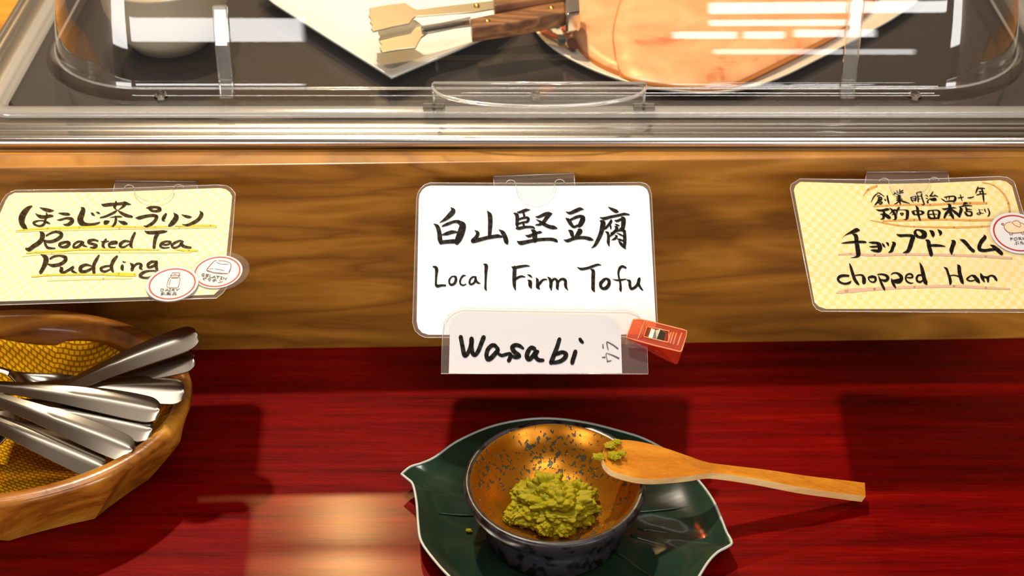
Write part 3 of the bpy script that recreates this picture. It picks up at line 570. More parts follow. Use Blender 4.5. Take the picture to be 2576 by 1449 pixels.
strokes('lettering', PL, parse('K', '415,885 405,935 455,932 478,912 470,890 415,885; 510,935 560,880 590,935; 525,918 580,918; 605,882 645,882; 625,882 615,935; 595,935 635,935; 680,885 660,935; 680,885 730,890 720,910 672,912; 695,912 720,935; 760,880 790,910 840,878; 790,910 780,935', 11), M['badge_ink'], b1, L1, sharp=True, label='small print DAIRY')
strokes('lettering', PL, parse('K', '420,972 470,963; 425,982 430,990; 445,980 448,988; 465,976 460,986; 415,1000 460,995 440,1012 436,1028 425,1025; 408,1014 470,1010; 490,965 480,1020 520,1020 525,1005; 545,974 600,968; 550,985 600,982; 575,960 570,1000; 612,968 608,990; 638,962 632,1000; 540,1006 640,1003; 590,1005 545,1028; 585,1012 640,1028; 700,968 760,965 755,990 700,990 700,968; 678,1002 712,1002 710,1025 675,1025 678,1002; 735,1002 775,1002 772,1025 732,1025 735,1002', 10), M['badge_ink'], b1, L1, sharp=True)

# --- right card
PR = Plane(2264, 454, 0.012, 17)
rc = card(PR, [(1988, 474), (1990, 464), (2012, 450), (2264, 453), (2510, 444), (2534, 446), (2551, 457), (2556, 472), (2590, 590), (2640, 765), (2634, 781), (2620, 786), (2320, 785), (2066, 783), (2054, 778), (2045, 766)],
          [(1997, 478), (2001, 467), (2013, 457.5), (2199, 463), (2343, 460.6), (2516, 453), (2532, 457), (2546, 468.5), (2580, 590), (2628, 756), (2624, 772), (2610, 777), (2320, 777), (2078, 777), (2060, 771), (2049, 760)],
          M['check_deep'], 'yellow checked card reading chopped Ham with a pork sticker')
jr = parse('L', '''165,700,14 230,560,35 310,450,40 400,385,28; 385,345,14 500,390,30 640,490,18; 390,475,33 480,465,33; 430,540,38 530,530,48 550,590,48 500,640,48 440,650,45; 440,540,48 430,640,58 380,720,58 310,795,40; 470,590,33 530,600,28; 430,720,28 520,690,38 570,720,40 500,770,38 430,720,28; 650,590,25 690,630,48; 755,470,48 775,600,63 800,700,53 820,770,22;
1090,275,18 1150,360,30; 1205,245,38 1215,340,48; 1320,275,42 1240,310,38; 1340,350,28 1250,350,38; 990,325,18 1100,380,48 1180,440,48; 955,430,14 1040,385,40; 1210,390,55 1180,440,55; 1090,500,22 1240,460,40; 1100,560,32 1250,530,33; 1090,630,28 1180,610,40 1310,585,22; 1190,440,65 1190,560,75 1200,660,75 1240,790,28; 1170,660,48 1100,730,40 1010,775,18; 1250,640,38 1380,690,48 1575,745,18;
1610,530,38 1640,620,40 1700,705,18; 1620,540,28 1720,480,38 1800,490,38 1790,600,48 1770,660,38; 1660,580,18 1780,560,28; 1680,640,22 1780,620,22; 1820,370,38 1870,500,48 1880,680,48; 1840,350,28 1950,325,33 1995,350,46 2010,500,48 2060,650,48 2100,770,46; 2100,770,46 2060,800,32 1990,785,10; 1880,490,18 1990,470,22; 1890,590,18 1950,575,18;
2150,435,18 2235,485,28; 2160,550,22 2225,570,28; 2240,720,45 2220,680,58 2280,590,18; 2415,330,38 2360,420,42 2310,470,42; 2310,475,40 2400,480,38 2500,470,33; 2290,580,18 2370,620,48;
345,960,8 450,1000,58 600,995,68 740,965,88 820,960,38; 490,1140,14 600,1140,58 700,1120,40; 600,1020,58 640,1090,78 620,1200,88 610,1290,75 500,1325,10; 640,1150,88 740,1200,115 830,1260,105 880,1270,28; 830,905,10 910,970,58 980,1060,78 1050,1170,88 1060,1280,88 1030,1335,45 950,1335,8; 1060,990,58 970,1000,58 900,1070,38 825,1140,14; 910,1160,14 1020,1120,48;
1180,900,65 1120,1000,68 1100,1080,48 1120,1160,8; 1130,980,24 1300,980,20 1430,985,30; 1440,995,50 1490,1040,105 1490,1160,103 1470,1280,95 1430,1330,45 1340,1325,8; 1230,1100,28 1330,1110,38 1320,1150,38 1270,1170,38 1230,1110,28;
1650,1030,28 1700,1080,95 1740,1140,55; 1700,1010,28 1850,1015,30 1980,1020,38 2060,1080,100 2110,1090,18; 1720,1150,38 1850,1150,38 2000,1140,48 2060,1110,48; 1780,820,8 1850,920,88 1870,1060,93 1900,1200,78 1950,1355,55; 2200,1120,10 2260,1200,58 2330,1280,48; 2250,1130,58 2250,1050,58 2310,1010,38''')
jr += parse('M', '''140,425,10 210,465,33 295,500,14; -30,580,20 30,590,58 100,600,95 180,600,105 240,625,18; -70,1010,33 60,1000,33 200,990,33 290,1005,45; 300,1010,55 340,1080,85 315,1200,88 300,1285,75; 90,1010,48 130,1130,58 170,1270,58; -60,1150,38 80,1140,30 250,1140,18; -80,1240,38 0,1290,58 150,1290,58 290,1280,48;
400,570,18 480,620,38 570,675,35 700,660,48 820,660,48; 510,520,28 700,490,38 870,480,38; 870,485,40 920,540,75 900,620,88 850,680,55; 580,530,38 610,600,18; 700,520,38 680,610,18; 1015,545,28 1120,530,38 1210,515,28; 1100,430,33 1130,540,38 1165,650,22; 1355,540,18 1460,540,43 1590,505,28;
1745,155,46 1700,260,58 1660,380,22; 1770,200,38 1880,190,38 1990,205,24; 1780,310,28 1930,300,30; 1820,310,38 1830,390,38; 1700,440,33 1850,400,40 2045,400,24; 1880,220,48 1920,330,58 1935,500,58 1950,620,48 1950,708,14; 430,930,14 530,955,58 680,925,50 850,905,40 970,920,8; 640,760,14 710,830,105 720,960,115 750,1100,105 820,1230,85 850,1305,38; 690,1000,100 580,1120,95 520,1260,65 515,1285,28; 780,960,48 900,1060,85 1000,1140,88 1070,1230,65; 670,1190,14 780,1165,30 870,1165,10;
1200,800,18 1270,740,85 1370,745,18; 1050,875,18 1200,840,43 1350,825,43 1520,835,24; 1080,890,28 1130,960,105 1100,1080,98 1070,1220,58; 1300,890,48 1330,970,75 1340,1030,48; 1370,955,38 1520,970,18; 1240,1050,18 1310,1130,75 1370,1190,55; 1300,1040,38 1450,1040,38 1510,1080,65 1500,1180,58 1370,1190,38;
1765,945,18 1800,1030,33 1835,1110,33 1780,1155,24 1700,1120,28 1760,1090,20 1850,1095,24 1965,1115,12; 1800,975,14 1935,980,12; 1985,950,33 2000,1010,43 2040,1075,10; 2110,935,38 2150,1030,48 2160,1120,55 2130,1190,43 2080,1225,10''')
strokes('lettering', PR, jr, M['ink'], rc, label='two small black brush lines in Japanese')
kr = parse('N', '''710,220,55 640,220,115 520,270,88 380,330,40 280,390,12 205,470,4; 200,605,14 330,590,48 550,570,63 750,565,65 880,570,58 935,580,18; 515,325,10 620,390,105 640,540,113 665,700,118 685,850,128 690,950,115 620,1010,45 465,1035,8; 1000,575,14 1120,590,63 1230,590,58; 1250,600,80 1310,650,110 1330,740,125 1310,820,105 1250,860,38; 1020,705,12 1120,710,53 1260,700,48; 1050,805,8 1160,820,68 1260,835,75;
1400,615,28 1440,670,58 1490,730,10; 1510,575,14 1560,620,63 1590,690,14; 1690,570,18 1750,620,95 1710,720,88 1670,830,85 1580,880,18; 1825,345,18 1930,380,73 2100,375,68 2260,380,75; 2270,390,80 2300,430,125 2260,560,118 2220,700,118 2150,840,95 2010,885,14; 2400,215,45 2360,290,78 2420,390,78 2520,430,68 2620,400,140 2640,320,135 2580,260,95 2480,215,45 2400,215,38''')
kr += parse('O', '''210,225,14 290,280,98 320,360,95 320,425,18; 450,195,10 525,270,88 540,320,78 510,380,14; 100,505,18 180,560,105 200,700,108 240,830,108 265,940,105; 240,670,58 400,670,73 550,680,58 675,700,18; 870,525,28 930,575,113 890,700,108 860,820,108 870,945,18; 1110,495,14 1220,540,88 1330,650,88 1420,760,88 1510,835,85; 1830,375,40 1840,440,105 1740,560,108 1680,700,103 1700,790,95 1830,820,83 2000,800,78 2150,780,75; 2000,650,8 2100,700,78 2230,810,108 2340,910,95''')
strokes('lettering', PR, kr, M['ink'], rc, label='large black brush line in Japanese')
er = parse('P', '''460,450,48 330,445,63 230,470,68 185,540,55 250,620,48 370,655,48 480,630,55 525,585,14; 485,130,18 520,230,58 570,400,73 620,540,73 690,640,62 735,680,18; 630,440,24 740,425,33 820,440,48 860,530,90 860,620,92; 1080,470,68 990,490,48 985,540,30 1040,600,30 1120,610,40 1160,560,55 1150,490,58 1080,470,58; 1235,450,14 1280,560,53 1330,680,58 1380,780,53 1400,825,14; 1215,415,24 1320,410,40 1430,440,58 1480,500,73 1450,560,68 1390,575,58 1310,545,28;
1570,520,14 1600,600,68 1640,690,63 1680,760,30; 1570,415,24 1620,380,33 1720,380,43 1810,450,78 1830,520,88 1780,580,115 1700,590,105 1620,570,40; 1970,490,24 2060,500,38 2120,480,43 2100,420,43 2030,400,38 1960,440,40 1940,520,40 1980,600,40 2070,640,33 2145,630,10; 2360,430,38 2270,440,48 2225,510,53 2250,590,48 2320,610,48 2380,570,38; 2300,100,8 2350,220,68 2390,380,93 2420,520,93 2460,620,95 2495,678,18''')
er += parse('Q', '''370,235,6 450,290,58 500,430,58 540,550,73 555,640,73 550,705,45; 745,165,8 790,230,88 805,380,93 840,520,98 880,640,82 910,690,30; 540,475,28 650,460,28 780,490,33; 1240,480,38 1140,465,33 1040,530,43 1010,570,40 1070,610,38 1150,615,33 1230,590,24; 1170,480,38 1240,520,78 1300,600,98 1350,660,45; 1390,425,38 1420,500,83 1450,570,68 1490,640,28; 1450,510,58 1530,515,48 1580,540,75 1590,635,46; 1600,500,48 1680,470,40 1760,500,58 1800,560,62 1830,600,38''')
strokes('lettering', PR, er, M['ink'], rc, label='black brush words chopped Ham')
strokes('underline', PR, parse('Z', '2198,519,3 2230,517,4 2290,515,4 2340,515,5 2400,512,4 2440,511,6 2482,511,5; 2222,556,3 2300,553,5 2380,552,4 2440,554,5 2500,553,5; 2190,554,1.5 2220,560,3 2260,567,3 2300,570,3 2400,572,4 2470,570,4 2493,568,2; 2472,459,2 2500,466,3 2525,488,4 2537,512,5 2540,532,5 2538,544,3; 2172,492,2 2184,477,5 2206,468,5'), M['orange_line'], rc, .0005, label='orange crayon underline and loop')
strokes('underline', PR, parse('Z', '2110,641,3 2140,639,5 2200,642,5 2280,640,5 2400,642,5 2480,645,6 2545,650,5; 2105,737,3 2130,732,9 2200,727,7 2300,722,6 2400,720,6 2480,724,6 2540,727,3'), M['pink_line'], rc, .0005, label='pink crayon underline')
b3 = badge(PR, rc, (2558, 586), 66, 59, (2560, 585), 77, .0008)
flat('pig_drawing', PR, [(2470 + x / 12.075, 520 + y / 12.075) for x, y in [(880, 465), (1000, 432), (1080, 426), (1170, 480), (1300, 520), (1450, 600), (1430, 700), (1290, 755), (950, 795), (800, 765), (690, 655), (685, 570), (760, 495)]], .0015, M['badge_peach'], b3)
strokes('drawing_outline', PR, parse('R', '880,462 760,490 680,570 690,660 800,770 950,795 1150,785 1290,752 1420,700 1455,610 1400,560 1290,535 1180,485; 915,480 980,440 1080,425 1150,480 1180,580 1130,615 1000,560 915,480; 840,795 850,840 890,850 930,835 920,800; 1200,790 1215,820 1270,825 1290,770; 585,520 640,500 660,520 650,555 600,525', 15), M['badge_brown'], b3, .0016)
strokes('lettering', PR, parse('R', '865,945 880,1020; 865,945 930,950 935,975 875,985; 1030,935 975,960 980,1005 1030,1015 1080,990 1070,945 1030,935; 1115,930 1130,1005; 1115,930 1180,935 1185,960 1125,970; 1150,970 1215,1000; 1240,925 1255,995; 1300,925 1250,965 1310,990; 1030,1060 1060,1075; 1050,1080 1040,1110 1070,1140 1040,1145; 1000,1125 1010,1140; 1090,1110 1125,1125; 1090,1055 1105,1070; 1160,1075 1220,1065; 1195,1050 1180,1135; 1220,1095 1260,1090; 1225,1130 1270,1125', 15), M['badge_ink'], b3, .0016, sharp=True, label='small print PORK')

# --- clear holders between the board and the cards
def holder(plane, tl, tr, br, bl, t0, t1, tb_, label):
    def bd(px, py):
        q = on_y(px, py, 0.87); return on_y(px, py, board_y(q.x) - 0.0006)
    a, b = bd(*tl), bd(*tr); c, d = plane.at(*br, -0.0015), plane.at(*bl, -0.0015)
    root = thing('card_holder', (a + b) / 2, label, 'card holder', 'clear card holders on the riser')
    up = Vector((0, -0.0004, 0))
    V = [a + Vector((0, 0, -.018)), b + Vector((0, 0, -.018)), b, a]
    mesh('back_plate', V, [[0, 1, 2, 3]], M['holder'], root)
    mesh('shelf_strip', [a, b, c, d], [[0, 1, 2, 3]], M['holder'], root)
    for p, q in ((a, b), (b, c), (a, d)): tube('strip_edge', [p, q], 0.0004, M['edge'], root, 6)
    cx = (t0[0] + t1[0]) / 2; y0 = (t0[1] + t1[1]) / 2; rx = (t1[0] - t0[0]) / 2; dy = tb_ - y0
    arcp = [(cx + rx * math.cos(u), y0 + dy * math.sin(u)) for u in [math.pi * k / 20 for k in range(21)]]
    flat('tongue', plane, [t1] + arcp[1:-1] + [t0], .0030, M['ledge'], root, 'half-moon tongue holding the card')
    tube('tongue_edge', [plane.at(x, y, .0030) for x, y in [t1] + arcp[1:-1] + [t0]], 0.00030, M['edge'], root, 6)
    for sx, (x, y) in ((-1, t0), (1, t1)):
        nt_ = [plane.at(x + sx * (12 - 12 * math.cos(u)), y - 9 * math.sin(u), .0006) for u in [math.pi * k / 8 for k in range(9)]]
        tube('notch_edge', nt_, 0.00030, M['edge'], root, 6)
holder(PC, (1241, 444), (1444, 436), (1446, 469), (1243, 470), (1297, 462), (1396, 460), 506, 'clear plastic holder behind the top of the white tofu card')
holder(PL, (290, 455), (494, 457), (498, 479), (285, 483), (337, 474), (437, 473), 508, 'clear plastic holder behind the top of the roasted tea card')
holder(PR, (2180, 433), (2384, 432), (2388, 459), (2176, 462), (2236, 457), (2338, 455), 494, 'clear plastic holder behind the top of the chopped ham card')

# --- orange clip
def mat_clip(name, base, clear, thru):
    m, nt, b = new_mat(name); L = nt.links.new
    b.inputs['Base Color'].default_value = (*base, 1); b.inputs['Roughness'].default_value = 0.08; b.inputs['Coat Weight'].default_value = 0.5
    tr = N(nt, 'ShaderNodeBsdfTransparent'); tr.inputs[0].default_value = (*clear, 1)
    tl = N(nt, 'ShaderNodeBsdfTranslucent'); tl.inputs[0].default_value = (*base, 1)
    m1 = N(nt, 'ShaderNodeMixShader'); m1.inputs[0].default_value = 0.4; L(b.outputs[0], m1.inputs[1]); L(tl.outputs[0], m1.inputs[2])
    m2 = N(nt, 'ShaderNodeMixShader'); m2.inputs[0].default_value = thru; L(m1.outputs[0], m2.inputs[1]); L(tr.outputs[0], m2.inputs[2])
    gl = N(nt, 'ShaderNodeBsdfGlossy'); gl.inputs['Roughness'].default_value = 0.14
    m3 = N(nt, 'ShaderNodeMixShader'); m3.inputs[0].default_value = 0.10; L(m2.outputs[0], m3.inputs[1]); L(gl.outputs[0], m3.inputs[2])
    L(m3.outputs[0], nt.nodes['Material Output'].inputs[0]); return m
M['clip_shade'] = mat_clip('shaded_orange_acrylic', (0.75, 0.09, 0.03), (1.0, 0.40, 0.28), 0.62)  # same orange plastic as the clip, shade put into its colour
M['clip_rim'] = mat_clip('bright_orange_acrylic', (1.0, 0.42, 0.16), (1.0, 0.6, 0.4), 0.2)
M['clip'] = mat_clip('orange_acrylic', (0.95, 0.22, 0.08), (1.0, 0.48, 0.30), 0.70)
cl = thing('craft_clip', PW.at(1650, 860, .002), 'small translucent orange clip with a metal spring on the tofu card', 'clip')
SX = lambda x, y: (1560 + x / 9.66, 780 + y / 9.66)
def clip_poly(name, zs, l0, th, m, bev=.0006): return prism(name, [PW.at(*SX(x, y), l0) for x, y in zs], PW.n * -th, m, cl, bev)
# upper jaw: frame around the spring window
clip_poly('jaw', [(320, 235), (450, 218), (650, 255), (640, 390), (570, 640), (440, 745), (150, 665)], .0085, .0022, M['clip'])
clip_poly('jaw', [(655, 262), (1540, 478), (1500, 560), (640, 385)], .0085, .0022, M['clip'])
clip_poly('jaw', [(570, 645), (1190, 800), (1440, 870), (1440, 1000), (880, 870), (440, 750)], .0085, .0022, M['clip'])
clip_poly('jaw', [(1215, 500), (1540, 480), (1620, 500), (1600, 650), (1490, 1000), (1440, 1005), (1160, 790)], .0085, .0022, M['clip'])
# side wall and lower jaw
P_a = [PW.at(*SX(x, y), .0085) for x, y in [(150, 665), (880, 870), (1440, 1003)]]; P_b = [PW.at(*SX(x, y), -.0030) for x, y in [(165, 690), (900, 1020), (1320, 1290)]]
o = mesh('jaw_side', P_a + P_b + [q + Vector((0, .0014, .0010)) for q in P_a + P_b], [[0, 1, 4, 3], [1, 2, 5, 4], [6, 9, 10, 7], [7, 10, 11, 8], [0, 6, 7, 1], [1, 7, 8, 2], [3, 4, 10, 9], [4, 5, 11, 10], [0, 3, 9, 6], [2, 8, 11, 5]], M['clip_shade'], cl); fixn(o)
prism('lower_jaw', [PW.at(*SX(x, y), -.0040) for x, y in [(330, 260), (1560, 620), (1570, 850), (1400, 1290), (1340, 1300), (880, 1080), (170, 700)]], PW.n * -.0018, M['clip_shade'], cl, .0005)
for x0, y0, x1, y1 in [(1240, 545, 1160, 790), (1305, 540, 1210, 815), (1370, 560, 1290, 830), (1500, 560, 1390, 860)]:
    tube('grip_ridge', [PW.at(*SX(x0, y0), .0088), PW.at(*SX(x1, y1), .0088)],   .0006, M['clip_rim'], cl, 8)
for pl in ([(320, 235), (450, 218), (650, 255), (1540, 478), (1620, 505), (1600, 650), (1490, 995), (1440, 1005), (880, 870), (440, 750), (150, 668), (320, 235)], [(655, 400), (1190, 510), (1165, 790), (575, 645), (655, 400)], [(600, 255), (430, 690)]):
    tube('jaw_rim', [PW.at(*SX(x, y), .0087) for x, y in pl], .00045, M['clip_rim'], cl, 6)
spr = [(665, 425, 590, 650, .0062), (760, 450, 680, 690, .0080), (860, 455, 780, 700, .0076), (980, 470, 880, 725, .0086), (1150, 525, 1060, 775, .0066)]
o = mesh('metal_spring', [PW.at(*SX(a, b_), l) for a, b_, c, d, l in spr] + [PW.at(*SX(c, d), l) for a, b_, c, d, l in spr], [[i, i + 1, 6 + i, 5 + i] for i in range(4)], mat('spring_steel', (0.60, 0.58, 0.50), 0.18, 1.0), cl)
m_ = o.modifiers.new('thick', 'SOLIDIFY'); m_.thickness = .0005
# ------------------------------------------------------------------ carved wooden basket bowl
M['acacia'] = wood('acacia', [(0.12, (0.14, 0.040, 0.003)), (0.42, (0.36, 0.130, 0.010)), (0.65, (0.48, 0.200, 0.018)), (0.9, (0.62, 0.31, 0.045))],
                   scale=(0.8, 2.2, 2.2), rot=(0.2, 0.1, 0.35), ringscale=16, detail=0.45, rough=0.30, coat=0.6, coat_r=0.10, fine=160, bump=0.10)
BC = Vector((-0.338, 0.748, T)); RX, RY = 0.129, 0.0985; RH = 0.058
bk = thing('carved_wooden_bowl', BC, 'varnished carved wooden bowl of cutlery with a chiselled outer wall', 'bowl')
NF = 11; SEG = NF * 12
def brow(rx, ry, z, facet=0.0, ph=0.35, sc=0.0):
    P = []
    for k in range(SEG):
        a = 2 * math.pi * k / SEG + ph; u = (k % 12) / 12.0
        half = math.pi / NF; loc = (u - 0.5) * 2 * half
        polyf = math.cos(half) / math.cos(loc)
        s = 1 - facet + facet * polyf
        P.append(Vector((BC.x + rx * s * math.cos(a), BC.y + ry * s * math.sin(a), T + z + sc * (1 - abs(2 * u - 1) ** 2))))
    return P
# outer wall: smooth band under the rim, scalloped flats below, inner wall and floor
rings = [brow(.097, .070, 0, 1.0), brow(.1005, .073, .0015, 1.3), brow(.112, .084, .017, 1.9), brow(.1235, .0945, .033, 1.2, sc=.010), brow(.1285, .0982, .041, .25, sc=.012), brow(.1300, .0995, .0535), brow(RX, RY, .0565), brow(.1265, .096, RH), brow(.1215, .091, RH), brow(.1195, .089, .0565), brow(.116, .086, .046), brow(.106, .077, .024), brow(.090, .063, .012), brow(.05, .035, .009)]
loft('bowl_wall', rings, M['acacia'], bk, smooth=False, cap0=True, cap1=True)
for p_ in bk.children[0].data.polygons:
    p_.use_smooth = p_.center.z > .038
# ------------------------------------------------------------------ yellow waffle cloth lining it
def mat_cloth():
    m, nt, b = new_mat('yellow_waffle'); L = nt.links.new
    uv = N(nt, 'ShaderNodeTexCoord'); mp = N(nt, 'ShaderNodeMapping'); mp.inputs['Scale'].default_value = (1, 1, 1); L(uv.outputs['UV'], mp.inputs[0])
    bt = N(nt, 'ShaderNodeTexBrick', i_Scale=1.0); bt.inputs['Mortar Size'].default_value = 0.16; bt.inputs['Mortar Smooth'].default_value = 0.7
    bt.inputs['Brick Width'].default_value = 1.0; bt.inputs['Row Height'].default_value = 0.72; bt.offset = 0.5
    bt.inputs['Color1'].default_value = (0.86, 0.47, 0.004, 1); bt.inputs['Color2'].default_value = (0.76, 0.38, 0.004, 1); bt.inputs['Mortar'].default_value = (0.40, 0.17, 0.002, 1)
    L(mp.outputs[0], bt.inputs['Vector']); L(bt.outputs['Color'], b.inputs['Base Color'])
    bp = N(nt, 'ShaderNodeBump', invert=True); bp.inputs['Strength'].default_value = 0.9; bp.inputs['Distance'].default_value = 0.0012
    L(bt.outputs['Fac'], bp.inputs['Height']); L(bp.outputs[0], b.inputs['Normal']); b.inputs['Roughness'].default_value = 0.9; b.inputs['Specular IOR Level'].default_value = 0.1
    return m
M['cloth'] = mat_cloth()
V = []; F = []; U = []; NR, NA = 26, 110
for i in range(NR + 1):
    t = i / NR
    for k in range(NA):
        a = 2 * math.pi * k / NA
        edge = 1.0 + 0.03 * math.sin(3 * a + 1) + 0.02 * math.sin(7 * a)
        r = t * edge
        x = .113 * r * math.cos(a); y = .083 * r * math.sin(a)
        rr = min(r, 1.05)
        z = .0125 + .034 * max(0, (rr - .62) / .4) ** 1.35 + .0014 * math.sin(9 * a + 5 * t) * t * (1 - 0.5 * t)
        if math.cos(a) > .2 and math.sin(a) > -.2: z += .003 * t ** 3
        V.append(Vector((BC.x + x, BC.y + y, T + z))); U.append((x / .0042 + 0.3 * math.sin(y * 60), (y * 1.25 + .02 * math.sin(x * 30)) / .0042))
for i in range(NR):
    for k in range(NA):
        a, b_ = i * NA + k, i * NA + (k + 1) % NA; F.append([a, b_, b_ + NA, a + NA])
cl_ = mesh('waffle_cloth', V, F, M['cloth'], None, True, uvs=U)
tag(cl_, 'bright yellow waffle weave cloth lining the wooden cutlery bowl', 'cloth')
m_ = cl_.modifiers.new('thick', 'SOLIDIFY'); m_.thickness = .0014; m_.offset = 1

# ------------------------------------------------------------------ spoons
M['cutlery'] = mat('cutlery_steel', (0.29, 0.25, 0.20), 0.22, 1.0)
def spoon(E, B, label, wmax=.0105, roll=0.0, L=.178, arch=.006, name='spoon'):
    E, B = Vector(E), Vector(B); ax = (B - E).normalized()
    side = ax.cross(Vector((0, 0, 1))).normalized(); up = side.cross(ax)
    R = Matrix.Rotation(roll, 3, ax); side = R @ side; up = R @ up
    st = [(0.0, .30, 0), (.0012, .62, 0), (.004, .88, 0), (.009, 1.0, 0), (.022, 1.0, 0), (.040, .90, 0), (.060, .72, 0), (.080, .56, 0), (.098, .44, 0), (.112, .40, 0), (.120, .46, 0), (.126, .80, .15), (.134, 1.3, .55), (.146, 1.8, .9), (.158, 1.95, 1.0), (.168, 1.75, .8), (.174, 1.25, .5), (.1775, .6, .1)]
    k = L / .178; V = []; F = []; nc = 9
    st = catmull(st, 3)
    for s, wf, dish_ in st:
        w = wmax * wf * .5; s *= k
        zc = arch * math.sin(math.pi * min(s / (.118 * k), 1.0)) if s < .118 * k else -.004 * math.sin(math.pi * (s - .118 * k) / (.06 * k)) * 1.2
        for j in range(nc):
            q = -1 + 2 * j / (nc - 1)
            ridge = (1 - abs(q - .15) / 1.15) * .0016 * max(0, 1 - 4 * dish_)
            z = zc + ridge - dish_ * .0075 * (1 - q * q)
            V.append(E + ax * s + side * (q * w) + up * z)
    for i in range(len(st) - 1):
        for j in range(nc - 1):
            a = i * nc + j; F.append([a, a + 1, a + nc + 1, a + nc])
    root = thing(name, E, label, 'spoon', 'spoons in the wooden bowl')
    hn = 31
    h = mesh('handle', V[:hn * nc], [f for f in F if max(f) < hn * nc], M['cutlery'], root, False)
    bw_ = mesh('bowl', V[(hn - 1) * nc:], [[i - (hn - 1) * nc for i in f] for f in F if min(f) >= (hn - 1) * nc], M['cutlery'], root, True)
    for o in (h, bw_):
        fixn(o); m_ = o.modifiers.new('thick', 'SOLIDIFY'); m_.thickness = .0016; m_.offset = 0
        bevel(o, .0004, 1)
    for p_ in h.data.polygons: p_.use_smooth = True
    es = h.modifiers.new('split', 'EDGE_SPLIT'); es.split_angle = math.radians(14)
    return root
def zz(x, y, h): return on_z(x, y, h)
SP = [((497, 842), .100, (199, 972), .078, 'spoon pointing furthest up and right out of the wooden bowl', .0165, -0.5),
      ((490, 906), .084, (265, 968), .070, 'spoon with its handle just below the topmost one', .0155, -0.45),
      ((464, 988), .071, (110, 985), .074, 'spoon lying level with its handle over the bowl rim', .0185, -0.4),
      ((402, 1037), .067, (44, 985), .079, 'spoon crossing over the level one, handle end near the inner rim', .0175, -0.45),
      ((383, 1086), .059, (155, 1046), .066, 'spoon partly covered, under the two crossing ones', .0175, -0.45),
      ((334, 1138), .057, (80, 1042), .071, 'spoon slanting down with a broad shiny handle in mid pile', .0175, -0.45),
      ((261, 1181), .051, (0, 1075), .063, 'spoon lowest in the bowl, handle touching the front wall', .0180, -0.4),
      ((364, 1114), .047, (150, 1090), .052, 'dark spoon tucked under the pile by the rim', .0140, -0.3)]
for e, h0, b_, h1, lab, w, rl in SP:
    spoon(zz(*e, h0), zz(*b_, h1), lab, w, rl)
spoon(zz(-330, 880, .085), zz(62, 945, .076), 'spoon with its rounded bowl end towards the cloth at the frame edge', .0120, 0.0, L=.140)

# ------------------------------------------------------------------ leaf plate, wasabi bowl, spoon
def mat_leaf():
    m, nt, b = new_mat('green_glaze'); L = nt.links.new
    tc = N(nt, 'ShaderNodeTexCoord'); n = N(nt, 'ShaderNodeTexNoise', i_Scale=18.0, i_Detail=3.0); L(tc.outputs['Object'], n.inputs['Vector'])
    r = ramp(nt, [(0.3, (0.006, 0.016, 0.010)), (0.7, (0.013, 0.034, 0.020))]); L(n.outputs['Fac'], r.inputs[0]); L(r.outputs[0], b.inputs['Base Color'])
    b.inputs['Roughness'].default_value = 0.16; b.inputs['Coat Weight'].default_value = 0.5; b.inputs['Coat Roughness'].default_value = 0.05
    return m
M['leaf'] = mat_leaf(); M['leaf_rim'] = mat('pale_glaze_edge', (0.42, 0.47, 0.42), 0.3, coat=0.3)
lo_px = [(1010, 1192), (1032, 1174), (1060, 1165), (1095, 1149), (1148, 1111), (1225, 1076), (1300, 1058), (1380, 1052), (1470, 1062), (1556, 1083), (1626, 1106), (1700, 1150), (1759, 1210), (1794, 1258), (1815, 1305), (1828, 1338), (1841, 1364), (1828, 1376), (1806, 1388), (1783, 1411), (1759, 1449), (1735, 1492), (1690, 1528), (1600, 1552), (1480, 1560), (1370, 1556), (1270, 1540), (1190, 1505), (1130, 1449), (1095, 1411), (1060, 1362), (1052, 1317), (1048, 1264), (1039, 1219), (1025, 1204)]
PH = .015
LO = [Vector(p) for p in catmull([tuple(on_z(x, y, PH)) for x, y in lo_px] + [tuple(on_z(*lo_px[0], PH))], 4)[:-1]]
LC = on_z(1425, 1300, .006)
lf = thing('leaf_plate', (LC.x, LC.y, T), 'dark green glazed leaf shaped plate with a pale edge under the bowl', 'plate')
def lring(s, z, wav=0.0):
    P = []
    for k, p in enumerate(LO):
        a = math.atan2(p.y - LC.y, p.x - LC.x)
        P.append(Vector((LC.x + (p.x - LC.x) * s, LC.y + (p.y - LC.y) * s, T + z + wav * math.sin(8 * a + 6 * s))))
    return P
rg = [lring(.55, 0), lring(.60, 0), lring(.86, .0065), lring(.985, .0128), lring(1.0, .0142), lring(1.0, PH), lring(.985, PH - .0006), lring(.94, .0118, .0004), lring(.85, .0088, .0009), lring(.72, .0072, .0010), lring(.58, .0064, .0006), lring(.4, .0060), lring(.1, .0060)]
loft('plate_body', rg, M['leaf'], lf, cap0=True, cap1=True)
tube('pale_edge', [p + Vector((0, 0, -.0002)) for p in LO], .00085, M['leaf_rim'], lf, 8, True)
# raised veins
for e in [(1030, 1195), (1110, 1400), (1080, 1290), (1160, 1120), (1830, 1360), (1770, 1270), (1790, 1400), (1700, 1490)]:
    a = on_z(*e, .009); pts = []
    for k in range(9):
        t = k / 8.0; q = LC.lerp(a, .45 + .5 * t); pts.append(Vector((q.x, q.y, T + .0066 + .0035 * max(0, t - .3) ** 1.5)))
    tube('vein', pts, [.0010 - .0007 * k / 8.0 for k in range(9)], M['leaf'], lf, 6)

